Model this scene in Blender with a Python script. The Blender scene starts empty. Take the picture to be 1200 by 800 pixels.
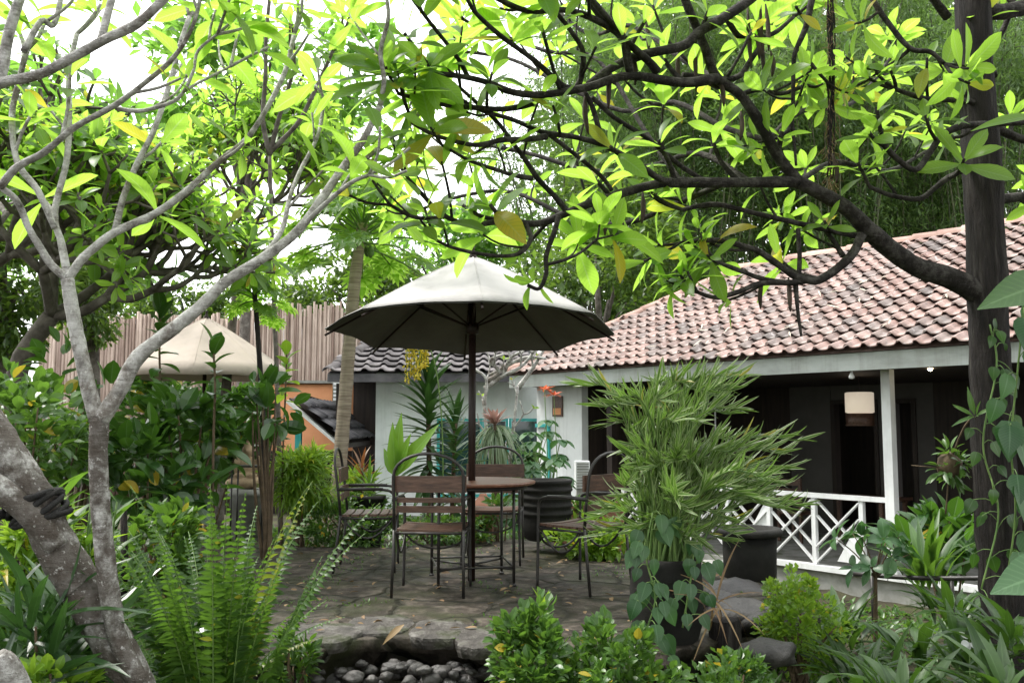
import bpy, math, random
import numpy as np
from mathutils import Vector, Matrix, noise

random.seed(7)
RNG = np.random.default_rng(7)
S = bpy.context.scene
COL = S.collection
R = math.radians

# ------------------------------------------------------------------ camera, sky, sun, exposure
FPX = 1050.0
CAMZ = 1.15
TH = math.atan(97 / FPX)
cam_d = bpy.data.cameras.new('camera')
cam = bpy.data.objects.new('camera', cam_d)
COL.objects.link(cam)
cam.location = (0, 0, CAMZ)
cam.rotation_euler = (math.pi / 2 + TH, 0, 0)
cam_d.sensor_width = 36
cam_d.lens = FPX / 1200 * 36
cam_d.clip_start = 0.05
cam_d.clip_end = 2000
S.camera = cam

SUN_EL, SUN_AZ = 58, -72           # azimuth from +Y towards +X
w = bpy.data.worlds.new('World')
S.world = w
w.use_nodes = True
wn = w.node_tree
wn.nodes.clear()
sky = wn.nodes.new('ShaderNodeTexSky')
sky.sky_type = 'NISHITA'
sky.sun_disc = False
sky.sun_elevation = R(SUN_EL)
sky.sun_rotation = R(SUN_AZ)
sky.dust_density = 3.0
sky.air_density = 1.0
hs = wn.nodes.new('ShaderNodeHueSaturation')
hs.inputs['Saturation'].default_value = 0.12
mx = wn.nodes.new('ShaderNodeMix')
mx.data_type = 'RGBA'
mx.inputs[0].default_value = 0.6
mx.inputs[7].default_value = (11.0, 11.2, 11.4, 1)     # even white cloud cover
bg = wn.nodes.new('ShaderNodeBackground')
bg.inputs[1].default_value = 0.10
wo = wn.nodes.new('ShaderNodeOutputWorld')
wn.links.new(sky.outputs[0], hs.inputs['Color'])
wn.links.new(hs.outputs[0], mx.inputs[6])
wn.links.new(mx.outputs[2], bg.inputs[0])
wn.links.new(bg.outputs[0], wo.inputs[0])

sl = bpy.data.lights.new('sun', 'SUN')
sl.energy = 1.5
sl.angle = R(12)
sl.color = (1.0, 0.96, 0.9)
so = bpy.data.objects.new('sun', sl)
COL.objects.link(so)
sdir = Vector((math.sin(R(SUN_AZ)) * math.cos(R(SUN_EL)), math.cos(R(SUN_AZ)) * math.cos(R(SUN_EL)), math.sin(R(SUN_EL))))
so.rotation_euler = sdir.to_track_quat('Z', 'Y').to_euler()
so.location = (0, 0, 30)

S.view_settings.view_transform = 'Standard'
S.view_settings.look = 'None'
S.view_settings.gamma = 1
S.view_settings.use_curve_mapping = False
S.view_settings.exposure = 1.8
S.render.engine = 'CYCLES'
S.cycles.max_bounces = 8
S.cycles.diffuse_bounces = 4
S.cycles.transmission_bounces = 6
S.cycles.use_denoising = True

# ------------------------------------------------------------------ pixel helpers (photo pixels 1200x800)
CT, ST = math.cos(TH), math.sin(TH)


def at(px, py, Y):
    dx, dz = (px - 600) / FPX, -(py - 400) / FPX
    d = Vector((dx, CT - dz * ST, ST + dz * CT))
    return Vector((0, 0, CAMZ)) + d * (Y / d.y)


def gp(px, py, z=0.0):
    dx, dz = (px - 600) / FPX, -(py - 400) / FPX
    d = Vector((dx, CT - dz * ST, ST + dz * CT))
    return Vector((0, 0, CAMZ)) + d * ((z - CAMZ) / d.z)


# ------------------------------------------------------------------ materials
def nmat(name):
    m = bpy.data.materials.new(name)
    m.use_nodes = True
    nt = m.node_tree
    b = nt.nodes['Principled BSDF']
    return m, nt, b


def node(nt, typ, **kw):
    n = nt.nodes.new(typ)
    for k, v in kw.items():
        setattr(n, k, v)
    return n


def mixc(nt, fac, a, b, blend='MIX'):
    n = node(nt, 'ShaderNodeMix', data_type='RGBA', blend_type=blend)
    for s, v in ((0, fac), (6, a), (7, b)):
        if isinstance(v, (int, float)):
            n.inputs[s].default_value = v
        elif isinstance(v, tuple):
            n.inputs[s].default_value = (*v, 1) if len(v) == 3 else v
        else:
            nt.links.new(v, n.inputs[s])
    return n.outputs[2]


def math1(nt, op, a, b=0.0, clamp=False):
    n = node(nt, 'ShaderNodeMath', operation=op, use_clamp=clamp)
    for i, v in enumerate((a, b)):
        if isinstance(v, (int, float)):
            n.inputs[i].default_value = v
        else:
            nt.links.new(v, n.inputs[i])
    return n.outputs[0]


def ntex(nt, scale, detail=4, rough=0.55, coord='Object', vec_scale=None):
    tc = node(nt, 'ShaderNodeTexCoord')
    n = node(nt, 'ShaderNodeTexNoise')
    n.inputs['Scale'].default_value = scale
    n.inputs['Detail'].default_value = detail
    n.inputs['Roughness'].default_value = rough
    if vec_scale:
        mp = node(nt, 'ShaderNodeMapping')
        mp.inputs['Scale'].default_value = vec_scale
        nt.links.new(tc.outputs[coord], mp.inputs[0])
        nt.links.new(mp.outputs[0], n.inputs['Vector'])
    else:
        nt.links.new(tc.outputs[coord], n.inputs['Vector'])
    return n.outputs[0]


def ramp(nt, fac, stops):
    n = node(nt, 'ShaderNodeValToRGB')
    e = n.color_ramp.elements
    while len(e) < len(stops):
        e.new(0.5)
    for i, (p, c) in enumerate(stops):
        e[i].position = p
        e[i].color = (*c, 1) if len(c) == 3 else c
    nt.links.new(fac, n.inputs[0])
    return n.outputs[0]


def bump(nt, b, h, strength=0.4, dist=0.01):
    n = node(nt, 'ShaderNodeBump')
    n.inputs['Strength'].default_value = strength
    n.inputs['Distance'].default_value = dist
    nt.links.new(h, n.inputs['Height'])
    nt.links.new(n.outputs[0], b.inputs['Normal'])


def tint(nt):
    a = node(nt, 'ShaderNodeAttribute', attribute_name='tint')
    s = node(nt, 'ShaderNodeSeparateColor')
    nt.links.new(a.outputs['Color'], s.inputs[0])
    return s.outputs


def leaf_mat(name, ca, cb, tr, rough=0.38, tfac=0.4, yellow=(0.5, 0.36, 0.03), rib=0.35, veins=True, edge=None):
    """two greens by leaf, a few yellowed leaves, pale midrib, and light that shines through the blade"""
    m, nt, b = nmat(name)
    t = tint(nt)
    uv = node(nt, 'ShaderNodeUVMap', uv_map='leaf')
    sx = node(nt, 'ShaderNodeSeparateXYZ')
    nt.links.new(uv.outputs[0], sx.inputs[0])
    u = math1(nt, 'ABSOLUTE', math1(nt, 'SUBTRACT', math1(nt, 'MULTIPLY', sx.outputs[0], 2.0), 1.0))
    c = mixc(nt, t[0], ca, cb)
    no = ntex(nt, 9.0, 3)
    c = mixc(nt, math1(nt, 'MULTIPLY', no, 0.45), c, tuple(x * 0.45 for x in ca))
    ribf = math1(nt, 'MULTIPLY', math1(nt, 'SUBTRACT', 1.0, math1(nt, 'MULTIPLY', u, 9.0), True), rib)
    c = mixc(nt, ribf, c, tuple(min(1, x * 1.7 + 0.05) for x in cb))
    if veins:
        vv = math1(nt, 'ADD', math1(nt, 'MULTIPLY', sx.outputs[1], 75.0), math1(nt, 'MULTIPLY', u, -14.0))
        vs = math1(nt, 'MULTIPLY', math1(nt, 'GREATER_THAN', math1(nt, 'SINE', vv), 0.75), 0.24)
        c = mixc(nt, vs, c, tuple(min(1, x * 1.6 + 0.02) for x in cb))
    if edge:
        c = mixc(nt, math1(nt, 'GREATER_THAN', u, 0.55), c, edge)
    yf = math1(nt, 'MULTIPLY', t[1], math1(nt, 'ADD', no, 0.35), True)
    c = mixc(nt, yf, c, yellow)
    nt.links.new(c, b.inputs['Base Color'])
    b.inputs['Roughness'].default_value = rough
    b.inputs['Specular IOR Level'].default_value = 0.45
    tl = node(nt, 'ShaderNodeBsdfTranslucent')
    tc = mixc(nt, t[0], tuple(x * 0.8 for x in tr), tr)
    tc = mixc(nt, yf, tc, tuple(min(1, x * 1.3) for x in yellow))
    if veins:
        tc = mixc(nt, math1(nt, 'MULTIPLY', vs, 1.6), tc, tuple(x * 0.45 for x in tr))
        tc = mixc(nt, math1(nt, 'MULTIPLY', ribf, 1.2), tc, tuple(min(1, x * .5 + .3) for x in tr))
        tc = mixc(nt, math1(nt, 'MULTIPLY', no, 0.4), tc, tuple(x * 0.6 for x in tr))
    nt.links.new(tc, tl.inputs[0])
    ms = node(nt, 'ShaderNodeMixShader')
    ms.inputs[0].default_value = tfac
    nt.links.new(b.outputs[0], ms.inputs[1])
    nt.links.new(tl.outputs[0], ms.inputs[2])
    nt.links.new(ms.outputs[0], nt.nodes['Material Output'].inputs[0])
    return m


def surf_mat(name, stops, scale=6.0, detail=6, rough=0.7, bs=0.4, bd=0.01, vec_scale=None, tintc=None, spec=0.3, extra=None, metal=0.0, streak=0.0):
    m, nt, b = nmat(name)
    no = ntex(nt, scale, detail, 0.6, 'Object', vec_scale)
    c = ramp(nt, no, stops)
    if tintc is not None:
        t = tint(nt)
        c = mixc(nt, t[0], c, tintc, 'MULTIPLY')
    if extra:
        n2 = ntex(nt, extra[0], 5, 0.6)
        f = ramp(nt, n2, [(extra[2], (0, 0, 0)), (extra[3], (1, 1, 1))])
        c = mixc(nt, f, c, extra[1])
    if streak:
        s1 = ramp(nt, ntex(nt, 5, 7, 0.7, 'Object', (1.6, 1.6, 0.10)), [(0.50, (0, 0, 0)), (0.72, (1, 1, 1))])
        s2 = ramp(nt, ntex(nt, 1.3, 8, 0.7), [(0.45, (0, 0, 0)), (0.68, (1, 1, 1))])
        c = mixc(nt, math1(nt, 'MULTIPLY', s1, streak), c, (0.16, 0.15, 0.125))
        c = mixc(nt, math1(nt, 'MULTIPLY', s2, streak * .7), c, (0.25, 0.25, 0.21))
    nt.links.new(c, b.inputs['Base Color'])
    b.inputs['Roughness'].default_value = rough
    b.inputs['Specular IOR Level'].default_value = spec
    b.inputs['Metallic'].default_value = metal
    if bs:
        bump(nt, b, ntex(nt, scale * 3, 6, 0.65, 'Object', vec_scale), bs, bd)
    return m


M = {}
M['plumeria'] = leaf_mat('plumeria leaf', (0.04, 0.115, 0.014), (0.10, 0.21, 0.024), (0.43, 0.72, 0.08), tfac=0.68)
M['plumeria_dark'] = leaf_mat('plumeria leaf deeper green', (0.03, 0.09, 0.012), (0.08, 0.17, 0.02), (0.28, 0.58, 0.07), tfac=0.55)
M['bamboo_leaf'] = leaf_mat('bamboo leaf', (0.024, 0.062, 0.016), (0.09, 0.15, 0.035), (0.24, 0.42, 0.08), rough=0.6, tfac=0.35, veins=False, rib=0)
M['far_leaf'] = leaf_mat('far tree leaf', (0.025, 0.06, 0.012), (0.09, 0.16, 0.03), (0.25, 0.42, 0.05), tfac=0.35, veins=False, rib=0)
M['rubber_leaf'] = leaf_mat('thick dark leaf', (0.012, 0.042, 0.009), (0.04, 0.10, 0.015), (0.15, 0.36, 0.03), rough=0.3, tfac=0.25)
M['fern_leaf'] = leaf_mat('fern leaf', (0.02, 0.062, 0.008), (0.06, 0.135, 0.018), (0.18, 0.36, 0.035), tfac=0.33, veins=False, rough=0.45)
M['hedge_leaf'] = leaf_mat('small hedge leaf', (0.03, 0.085, 0.014), (0.085, 0.17, 0.03), (0.18, 0.36, 0.04), tfac=0.3, veins=False, rough=0.35)
M['lime_leaf'] = leaf_mat('lime green leaf', (0.09, 0.19, 0.015), (0.17, 0.30, 0.03), (0.40, 0.62, 0.05), tfac=0.4, veins=False)
M['orchid_leaf'] = leaf_mat('dim strap leaf', (0.014, 0.045, 0.008), (0.05, 0.11, 0.018), (0.14, 0.30, 0.03), tfac=0.25, veins=False, rough=0.4)
M['variegated'] = leaf_mat('cream edged leaf', (0.025, 0.075, 0.012), (0.08, 0.17, 0.025), (0.22, 0.42, 0.05), tfac=0.25, veins=False, rough=0.33, rib=0, edge=(0.28, 0.33, 0.16))
M['dark_strap'] = leaf_mat('dark strap leaf', (0.015, 0.045, 0.014), (0.04, 0.095, 0.022), (0.10, 0.24, 0.04), rough=0.33, tfac=0.2, veins=False)
M['blue_leaf'] = leaf_mat('bluish broad leaf', (0.018, 0.065, 0.022), (0.06, 0.14, 0.045), (0.12, 0.30, 0.06), tfac=0.25)
M['bright_blade'] = leaf_mat('bright new leaf', (0.08, 0.20, 0.02), (0.13, 0.27, 0.025), (0.35, 0.62, 0.05), tfac=0.45)
M['red_leaf'] = leaf_mat('reddish leaf', (0.12, 0.06, 0.03), (0.22, 0.12, 0.05), (0.35, 0.12, 0.04), tfac=0.3, veins=False)
M['grey_leaf'] = leaf_mat('grey green hanging leaf', (0.12, 0.18, 0.10), (0.22, 0.28, 0.16), (0.3, 0.4, 0.2), tfac=0.35, veins=False, rib=0)
M['pink_leaf'] = leaf_mat('dusty pink leaf', (0.30, 0.17, 0.15), (0.42, 0.26, 0.22), (0.45, 0.25, 0.2), tfac=0.3, veins=False)
M['dry_leaf'] = leaf_mat('dry leaf', (0.16, 0.09, 0.04), (0.32, 0.22, 0.11), (0.3, 0.2, 0.08), tfac=0.15, veins=False, rough=0.6)
M['straw'] = leaf_mat('bleached straw', (0.4, 0.36, 0.28), (0.6, 0.55, 0.44), (0.3, 0.28, 0.2), tfac=0.1, veins=False, rough=0.7)
M['orange_petal'] = leaf_mat('orange petal', (0.7, 0.12, 0.05), (0.8, 0.2, 0.08), (0.8, 0.2, 0.08), tfac=0.3, veins=False, rib=0)
M['yellow_petal'] = leaf_mat('yellow petal', (0.65, 0.5, 0.04), (0.7, 0.6, 0.08), (0.8, 0.65, 0.05), tfac=0.35, veins=False, rib=0)

def bark_mat(name, dark, mid, pale, brown, th=0.53):
    """pale bark: fine lichen flecks, ring scars round the stem, brown weathered patches with a crisp border"""
    m, nt, b = nmat(name)
    n1 = ntex(nt, 16, 10, 0.72)
    c = ramp(nt, n1, [(0.32, dark), (0.47, mid), (0.60, pale), (0.75, tuple(min(.8, x * 1.25) for x in pale))])
    rings = ntex(nt, 5, 6, 0.7, 'Object', (1.2, 1.2, 9))
    c = mixc(nt, ramp(nt, rings, [(0.30, (.75, .75, .75)), (0.43, (0, 0, 0))]), c, dark)
    pt = ramp(nt, ntex(nt, 3.6, 9, 0.72), [(th, (0, 0, 0)), (th + .07, (1, 1, 1))])
    c = mixc(nt, math1(nt, 'MULTIPLY', pt, 0.8), c, brown)
    sp = ramp(nt, ntex(nt, 55, 3, 0.6), [(0.62, (0, 0, 0)), (0.68, (1, 1, 1))])
    c = mixc(nt, math1(nt, 'MULTIPLY', sp, 0.55), c, tuple(min(.8, x * 1.3) for x in pale))
    nt.links.new(c, b.inputs['Base Color'])
    b.inputs['Roughness'].default_value = 0.85
    b.inputs['Specular IOR Level'].default_value = 0.25
    h = math1(nt, 'ADD', math1(nt, 'MULTIPLY', rings, 1.2), math1(nt, 'ADD', n1, math1(nt, 'MULTIPLY', ntex(nt, 90, 6, 0.7), 0.5)))
    bump(nt, b, h, 1.0, 0.012)
    return m


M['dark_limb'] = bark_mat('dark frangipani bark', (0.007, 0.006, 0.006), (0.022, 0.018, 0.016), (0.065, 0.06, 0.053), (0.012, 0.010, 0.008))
M['old_grey_bark'] = bark_mat('old pale bark with brown patches', (0.05, 0.042, 0.036), (0.26, 0.245, 0.225), (0.50, 0.49, 0.47), (0.075, 0.057, 0.045), 0.46)
M['grey_bark'] = bark_mat('pale lichen bark', (0.10, 0.09, 0.082), (0.38, 0.365, 0.345), (0.58, 0.57, 0.55), (0.13, 0.105, 0.085))
M['dark_bark'] = surf_mat('dark bark', [(0.32, (0.008, 0.006, 0.006)), (0.55, (0.024, 0.019, 0.017)), (0.78, (0.085, 0.078, 0.068))],
                          scale=11, vec_scale=(3.2, 3.2, 0.30), rough=0.85, bs=1.0, bd=0.03, detail=10)
M['mid_bark'] = surf_mat('brown grey bark', [(0.3, (0.05, 0.042, 0.035)), (0.55, (0.12, 0.105, 0.09)), (0.8, (0.24, 0.22, 0.2))], scale=10, rough=0.85, bs=0.6)
M['papaya_bark'] = surf_mat('ringed papaya bark', [(0.3, (0.16, 0.12, 0.09)), (0.55, (0.30, 0.25, 0.19)), (0.8, (0.42, 0.37, 0.3))], scale=6, vec_scale=(0.6, 0.6, 9), rough=0.85, bs=0.8, bd=0.02)
M['green_stem'] = surf_mat('green stem', [(0.3, (0.06, 0.13, 0.03)), (0.7, (0.16, 0.24, 0.07))], scale=12, rough=0.5, bs=0.1)
M['culm'] = surf_mat('bamboo culm', [(0.3, (0.03, 0.04, 0.018)), (0.7, (0.09, 0.10, 0.045))], scale=8, rough=0.5, bs=0.1)
M['brown_stem'] = surf_mat('brown stem', [(0.3, (0.05, 0.035, 0.02)), (0.7, (0.14, 0.1, 0.06))], scale=12, rough=0.8, bs=0.3)
M['iron'] = surf_mat('dark iron', [(0.3, (0.012, 0.011, 0.011)), (0.75, (0.04, 0.034, 0.03))], scale=20, rough=0.45, bs=0.15, spec=0.5)
M['slat_wood'] = surf_mat('weathered brown slat wood', [(0.3, (0.045, 0.022, 0.014)), (0.55, (0.10, 0.05, 0.032)), (0.8, (0.17, 0.10, 0.07))], scale=7, vec_scale=(1.2, 9, 9), rough=0.42, bs=0.3, spec=0.5)
M['table_wood'] = surf_mat('reddish table wood', [(0.3, (0.10, 0.035, 0.02)), (0.55, (0.2, 0.085, 0.05)), (0.8, (0.32, 0.19, 0.14))], scale=5, vec_scale=(1, 10, 10), rough=0.36, bs=0.2, spec=0.5)
M['pole_wood'] = surf_mat('dark pole wood', [(0.3, (0.010, 0.005, 0.004)), (0.7, (0.03, 0.015, 0.011))], scale=6, vec_scale=(8, 8, 0.8), rough=0.4, bs=0.15)
M['canvas'] = None
def tile_mat(name, cols, scale=5.0):
    """each tile its own shade of old clay, with soot and lichen patches running over them"""
    m, nt, b = nmat(name)
    t = tint(nt)
    c = ramp(nt, t[0], [(i / (len(cols) - 1), q) for i, q in enumerate(cols)])
    n1 = ntex(nt, scale * 3, 9, 0.7)
    c = mixc(nt, 0.75, c, ramp(nt, n1, [(0.3, (0.35, 0.33, 0.32)), (0.5, (1, 1, 1)), (0.7, (1.25, 1.22, 1.2))]), 'MULTIPLY')
    st = ramp(nt, ntex(nt, 1.1, 8, 0.72), [(0.5, (0, 0, 0)), (0.66, (1, 1, 1))])
    c = mixc(nt, math1(nt, 'MULTIPLY', st, 0.62), c, (0.075, 0.068, 0.062))
    lc = ramp(nt, ntex(nt, 13, 4, 0.6), [(0.61, (0, 0, 0)), (0.66, (1, 1, 1))])
    c = mixc(nt, math1(nt, 'MULTIPLY', lc, 0.5), c, (0.5, 0.47, 0.46))
    nt.links.new(c, b.inputs['Base Color'])
    b.inputs['Roughness'].default_value = 0.5
    b.inputs['Specular IOR Level'].default_value = 0.5
    bump(nt, b, n1, 0.5, 0.01)
    return m


M['terracotta'] = tile_mat('terracotta roof tile', [(0.34, 0.235, 0.205), (0.25, 0.155, 0.13), (0.30, 0.235, 0.21), (0.20, 0.13, 0.11), (0.20, 0.155, 0.14), (0.11, 0.09, 0.083)])
M['ridge'] = surf_mat('ridge tile', [(0.25, (0.2, 0.12, 0.1)), (0.5, (0.42, 0.27, 0.22)), (0.8, (0.5, 0.4, 0.35))], scale=4, rough=0.7, bs=0.4, tintc=(0.6, 0.6, 0.6))
M['grey_tile'] = surf_mat('old grey roof tile', [(0.25, (0.09, 0.08, 0.085)), (0.5, (0.2, 0.18, 0.18)), (0.8, (0.32, 0.3, 0.3))], scale=4, rough=0.7, bs=0.4, tintc=(0.5, 0.5, 0.5))
M['dark_tile'] = surf_mat('dark slate roof tile', [(0.25, (0.035, 0.035, 0.042)), (0.7, (0.12, 0.115, 0.12))], scale=4, rough=0.6, bs=0.4, tintc=(0.5, 0.5, 0.5))
M['white_paint'] = surf_mat('white painted wood', [(0.25, (0.62, 0.63, 0.63)), (0.6, (0.78, 0.79, 0.79))], scale=3, rough=0.5, bs=0.25, streak=0.22)
M['grey_paint'] = surf_mat('grey green painted board', [(0.25, (0.27, 0.29, 0.27)), (0.6, (0.40, 0.43, 0.41))], scale=2.5, rough=0.55, bs=0.2, vec_scale=(1, 1, 3), streak=0.4)
M['white_wall'] = surf_mat('white plaster', [(0.2, (0.52, 0.54, 0.54)), (0.55, (0.74, 0.76, 0.76))], scale=1.6, rough=0.85, bs=0.25, streak=0.22)
M['mint_wall'] = surf_mat('pale mint plaster', [(0.2, (0.5, 0.56, 0.54)), (0.55, (0.70, 0.75, 0.735))], scale=1.6, rough=0.85, bs=0.25, streak=0.18)
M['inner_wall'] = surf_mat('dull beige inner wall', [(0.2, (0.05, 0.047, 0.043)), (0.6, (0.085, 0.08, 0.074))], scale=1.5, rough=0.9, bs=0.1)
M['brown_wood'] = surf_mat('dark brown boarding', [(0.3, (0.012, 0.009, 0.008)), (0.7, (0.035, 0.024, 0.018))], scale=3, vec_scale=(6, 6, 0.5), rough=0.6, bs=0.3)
M['teal_paint'] = surf_mat('turquoise painted frame', [(0.25, (0.03, 0.28, 0.27)), (0.7, (0.07, 0.42, 0.40))], scale=4, rough=0.5, bs=0.15)
M['orange_wall'] = surf_mat('orange plaster', [(0.2, (0.5, 0.2, 0.09)), (0.6, (0.68, 0.32, 0.16))], scale=1.6, rough=0.85, bs=0.15)
M['concrete'] = surf_mat('mossy concrete', [(0.25, (0.14, 0.14, 0.12)), (0.5, (0.27, 0.27, 0.25)), (0.8, (0.4, 0.4, 0.38))], scale=4, rough=0.85, bs=0.4, extra=(2.5, (0.07, 0.09, 0.04), 0.55, 0.7))
M['slat_bamboo'] = surf_mat('dry bamboo slat', [(0.25, (0.26, 0.19, 0.15)), (0.6, (0.47, 0.38, 0.32))], scale=3, vec_scale=(2, 2, 0.5), rough=0.6, bs=0.2, tintc=(0.42, 0.36, 0.34))
M['stone'] = surf_mat('grey stone', [(0.25, (0.014, 0.013, 0.012)), (0.5, (0.045, 0.041, 0.038)), (0.8, (0.14, 0.13, 0.12))], scale=6, rough=0.5, bs=0.8, bd=0.02, spec=0.5, tintc=(0.6, 0.6, 0.6))
M['slab'] = surf_mat('worn slab stone', [(0.3, (0.03, 0.027, 0.024)), (0.5, (0.075, 0.067, 0.06)), (0.68, (0.19, 0.18, 0.165))], scale=9, detail=10, rough=0.6, bs=1.0, bd=0.02, spec=0.35, extra=(4, (0.035, 0.04, 0.016), 0.52, 0.64))
M['black_rubber'] = surf_mat('black cloth', [(0.3, (0.008, 0.008, 0.008)), (0.7, (0.025, 0.023, 0.022))], scale=25, rough=0.8, bs=0.6)
M['statue_stone'] = surf_mat('ochre statue stone', [(0.3, (0.22, 0.15, 0.09)), (0.7, (0.46, 0.35, 0.23))], scale=9, rough=0.85, bs=0.4)
M['clay'] = surf_mat('red clay', [(0.3, (0.2, 0.09, 0.06)), (0.7, (0.36, 0.18, 0.12))], scale=6, rough=0.8, bs=0.3)
M['old_pot'] = surf_mat('blackened pot', [(0.3, (0.005, 0.005, 0.004)), (0.6, (0.014, 0.013, 0.011)), (0.85, (0.045, 0.042, 0.035))], scale=5, rough=0.75, bs=0.6, bd=0.012)
M['rattan'] = surf_mat('rattan lampshade', [(0.3, (0.55, 0.42, 0.28)), (0.7, (0.72, 0.6, 0.42))], scale=4, vec_scale=(1, 1, 30), rough=0.6, bs=0.5)
M['pod'] = surf_mat('dry dark pod', [(0.3, (0.02, 0.014, 0.01)), (0.7, (0.07, 0.05, 0.035))], scale=15, rough=0.8, bs=0.4)


def canvas_mat(name, col, tr):
    m, nt, b = nmat(name)
    no = ntex(nt, 2.6, 8, 0.65)
    c = ramp(nt, no, [(0.3, tuple(x * 0.70 for x in col)), (0.48, tuple(x * 0.93 for x in col)), (0.65, col)])
    nt.links.new(c, b.inputs['Base Color'])
    b.inputs['Roughness'].default_value = 0.85
    b.inputs['Specular IOR Level'].default_value = 0.15
    bump(nt, b, ntex(nt, 400, 2), 0.15, 0.002)
    tl = node(nt, 'ShaderNodeBsdfTranslucent')
    tl.inputs[0].default_value = (*tr, 1)
    ms = node(nt, 'ShaderNodeMixShader')
    ms.inputs[0].default_value = 0.10
    nt.links.new(b.outputs[0], ms.inputs[1])
    nt.links.new(tl.outputs[0], ms.inputs[2])
    nt.links.new(ms.outputs[0], nt.nodes['Material Output'].inputs[0])
    return m


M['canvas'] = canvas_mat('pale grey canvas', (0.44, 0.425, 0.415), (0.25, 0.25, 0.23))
M['underside'] = surf_mat('dark canvas lining', [(0.3, (0.11, 0.112, 0.10)), (0.65, (0.15, 0.152, 0.138))], scale=3.5, rough=0.9, bs=0.1)  # darker grey cloth for the sheet just below the pale canopy
M['canvas_beige'] = canvas_mat('beige canvas', (0.56, 0.48, 0.43), (0.4, 0.32, 0.27))


def emit_mat(name, col, e):
    m, nt, b = nmat(name)
    b.inputs['Base Color'].default_value = (*col, 1)
    b.inputs['Emission Color'].default_value = (*col, 1)
    b.inputs['Emission Strength'].default_value = e
    return m


M['lamp_shade'] = emit_mat('lit cream lampshade', (0.8, 0.68, 0.54), 0.16)
M['bulb'] = emit_mat('lit bulb', (1.0, 0.85, 0.55), 25.0)


def glass_mat():
    m, nt, b = nmat('dark window glass')
    b.inputs['Base Color'].default_value = (0.02, 0.05, 0.05, 1)
    b.inputs['Roughness'].default_value = 0.06
    b.inputs['Specular IOR Level'].default_value = 0.8
    return m


M['glass'] = glass_mat()


def paving_mat():
    m, nt, b = nmat('wet mossy flagstone')
    tc = node(nt, 'ShaderNodeTexCoord')
    nz = node(nt, 'ShaderNodeTexNoise')
    nz.inputs['Scale'].default_value = 2.2
    nz.inputs['Detail'].default_value = 4
    nt.links.new(tc.outputs['Object'], nz.inputs['Vector'])
    vm = node(nt, 'ShaderNodeVectorMath', operation='MULTIPLY_ADD')
    nt.links.new(nz.outputs['Color'], vm.inputs[0])
    vm.inputs[1].default_value = (0.35, 0.35, 0)
    nt.links.new(tc.outputs['Object'], vm.inputs[2])
    v1 = node(nt, 'ShaderNodeTexVoronoi', feature='DISTANCE_TO_EDGE')
    v1.inputs['Scale'].default_value = 1.9
    v2 = node(nt, 'ShaderNodeTexVoronoi')
    v2.inputs['Scale'].default_value = 1.9
    for v in (v1, v2):
        nt.links.new(vm.outputs[0], v.inputs['Vector'])
    sc = node(nt, 'ShaderNodeSeparateColor')
    nt.links.new(v2.outputs['Color'], sc.inputs[0])
    no = ntex(nt, 7, 8, 0.7)
    stone = ramp(nt, no, [(0.34, (0.014, 0.011, 0.008)), (0.5, (0.055, 0.045, 0.035)), (0.66, (0.16, 0.135, 0.11))])
    stone = mixc(nt, math1(nt, 'MULTIPLY', sc.outputs[0], 0.65), stone, (0.42, 0.40, 0.40), 'MULTIPLY')
    moss = ramp(nt, ntex(nt, 1.7, 7, 0.7), [(0.47, (0, 0, 0)), (0.62, (1, 1, 1))])
    c = mixc(nt, math1(nt, 'MULTIPLY', moss, 0.65), stone, (0.035, 0.042, 0.014))
    joint = ramp(nt, v1.outputs['Distance'], [(0.012, (1, 1, 1)), (0.045, (0, 0, 0))])
    c = mixc(nt, math1(nt, 'MULTIPLY', joint, 0.85), c, (0.022, 0.022, 0.013))
    nt.links.new(c, b.inputs['Base Color'])
    rr = ramp(nt, ntex(nt, 3, 5), [(0.35, (0.5, 0.5, 0.5)), (0.65, (0.9, 0.9, 0.9))])
    nt.links.new(rr, b.inputs['Roughness'])
    b.inputs['Specular IOR Level'].default_value = 0.25
    h = math1(nt, 'ADD', math1(nt, 'MULTIPLY', math1(nt, 'MINIMUM', v1.outputs['Distance'], 0.06), 14.0), math1(nt, 'MULTIPLY', no, 0.7))
    bump(nt, b, h, 1.0, 0.035)
    return m


M['paving'] = paving_mat()
M['soil'] = surf_mat('dark garden soil', [(0.3, (0.018, 0.014, 0.010)), (0.5, (0.045, 0.04, 0.022)), (0.68, (0.055, 0.065, 0.024)), (0.85, (0.1, 0.08, 0.05))], scale=3, detail=10, rough=0.95, bs=0.9, bd=0.03)


# ------------------------------------------------------------------ mesh builder
ORG = {}


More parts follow.
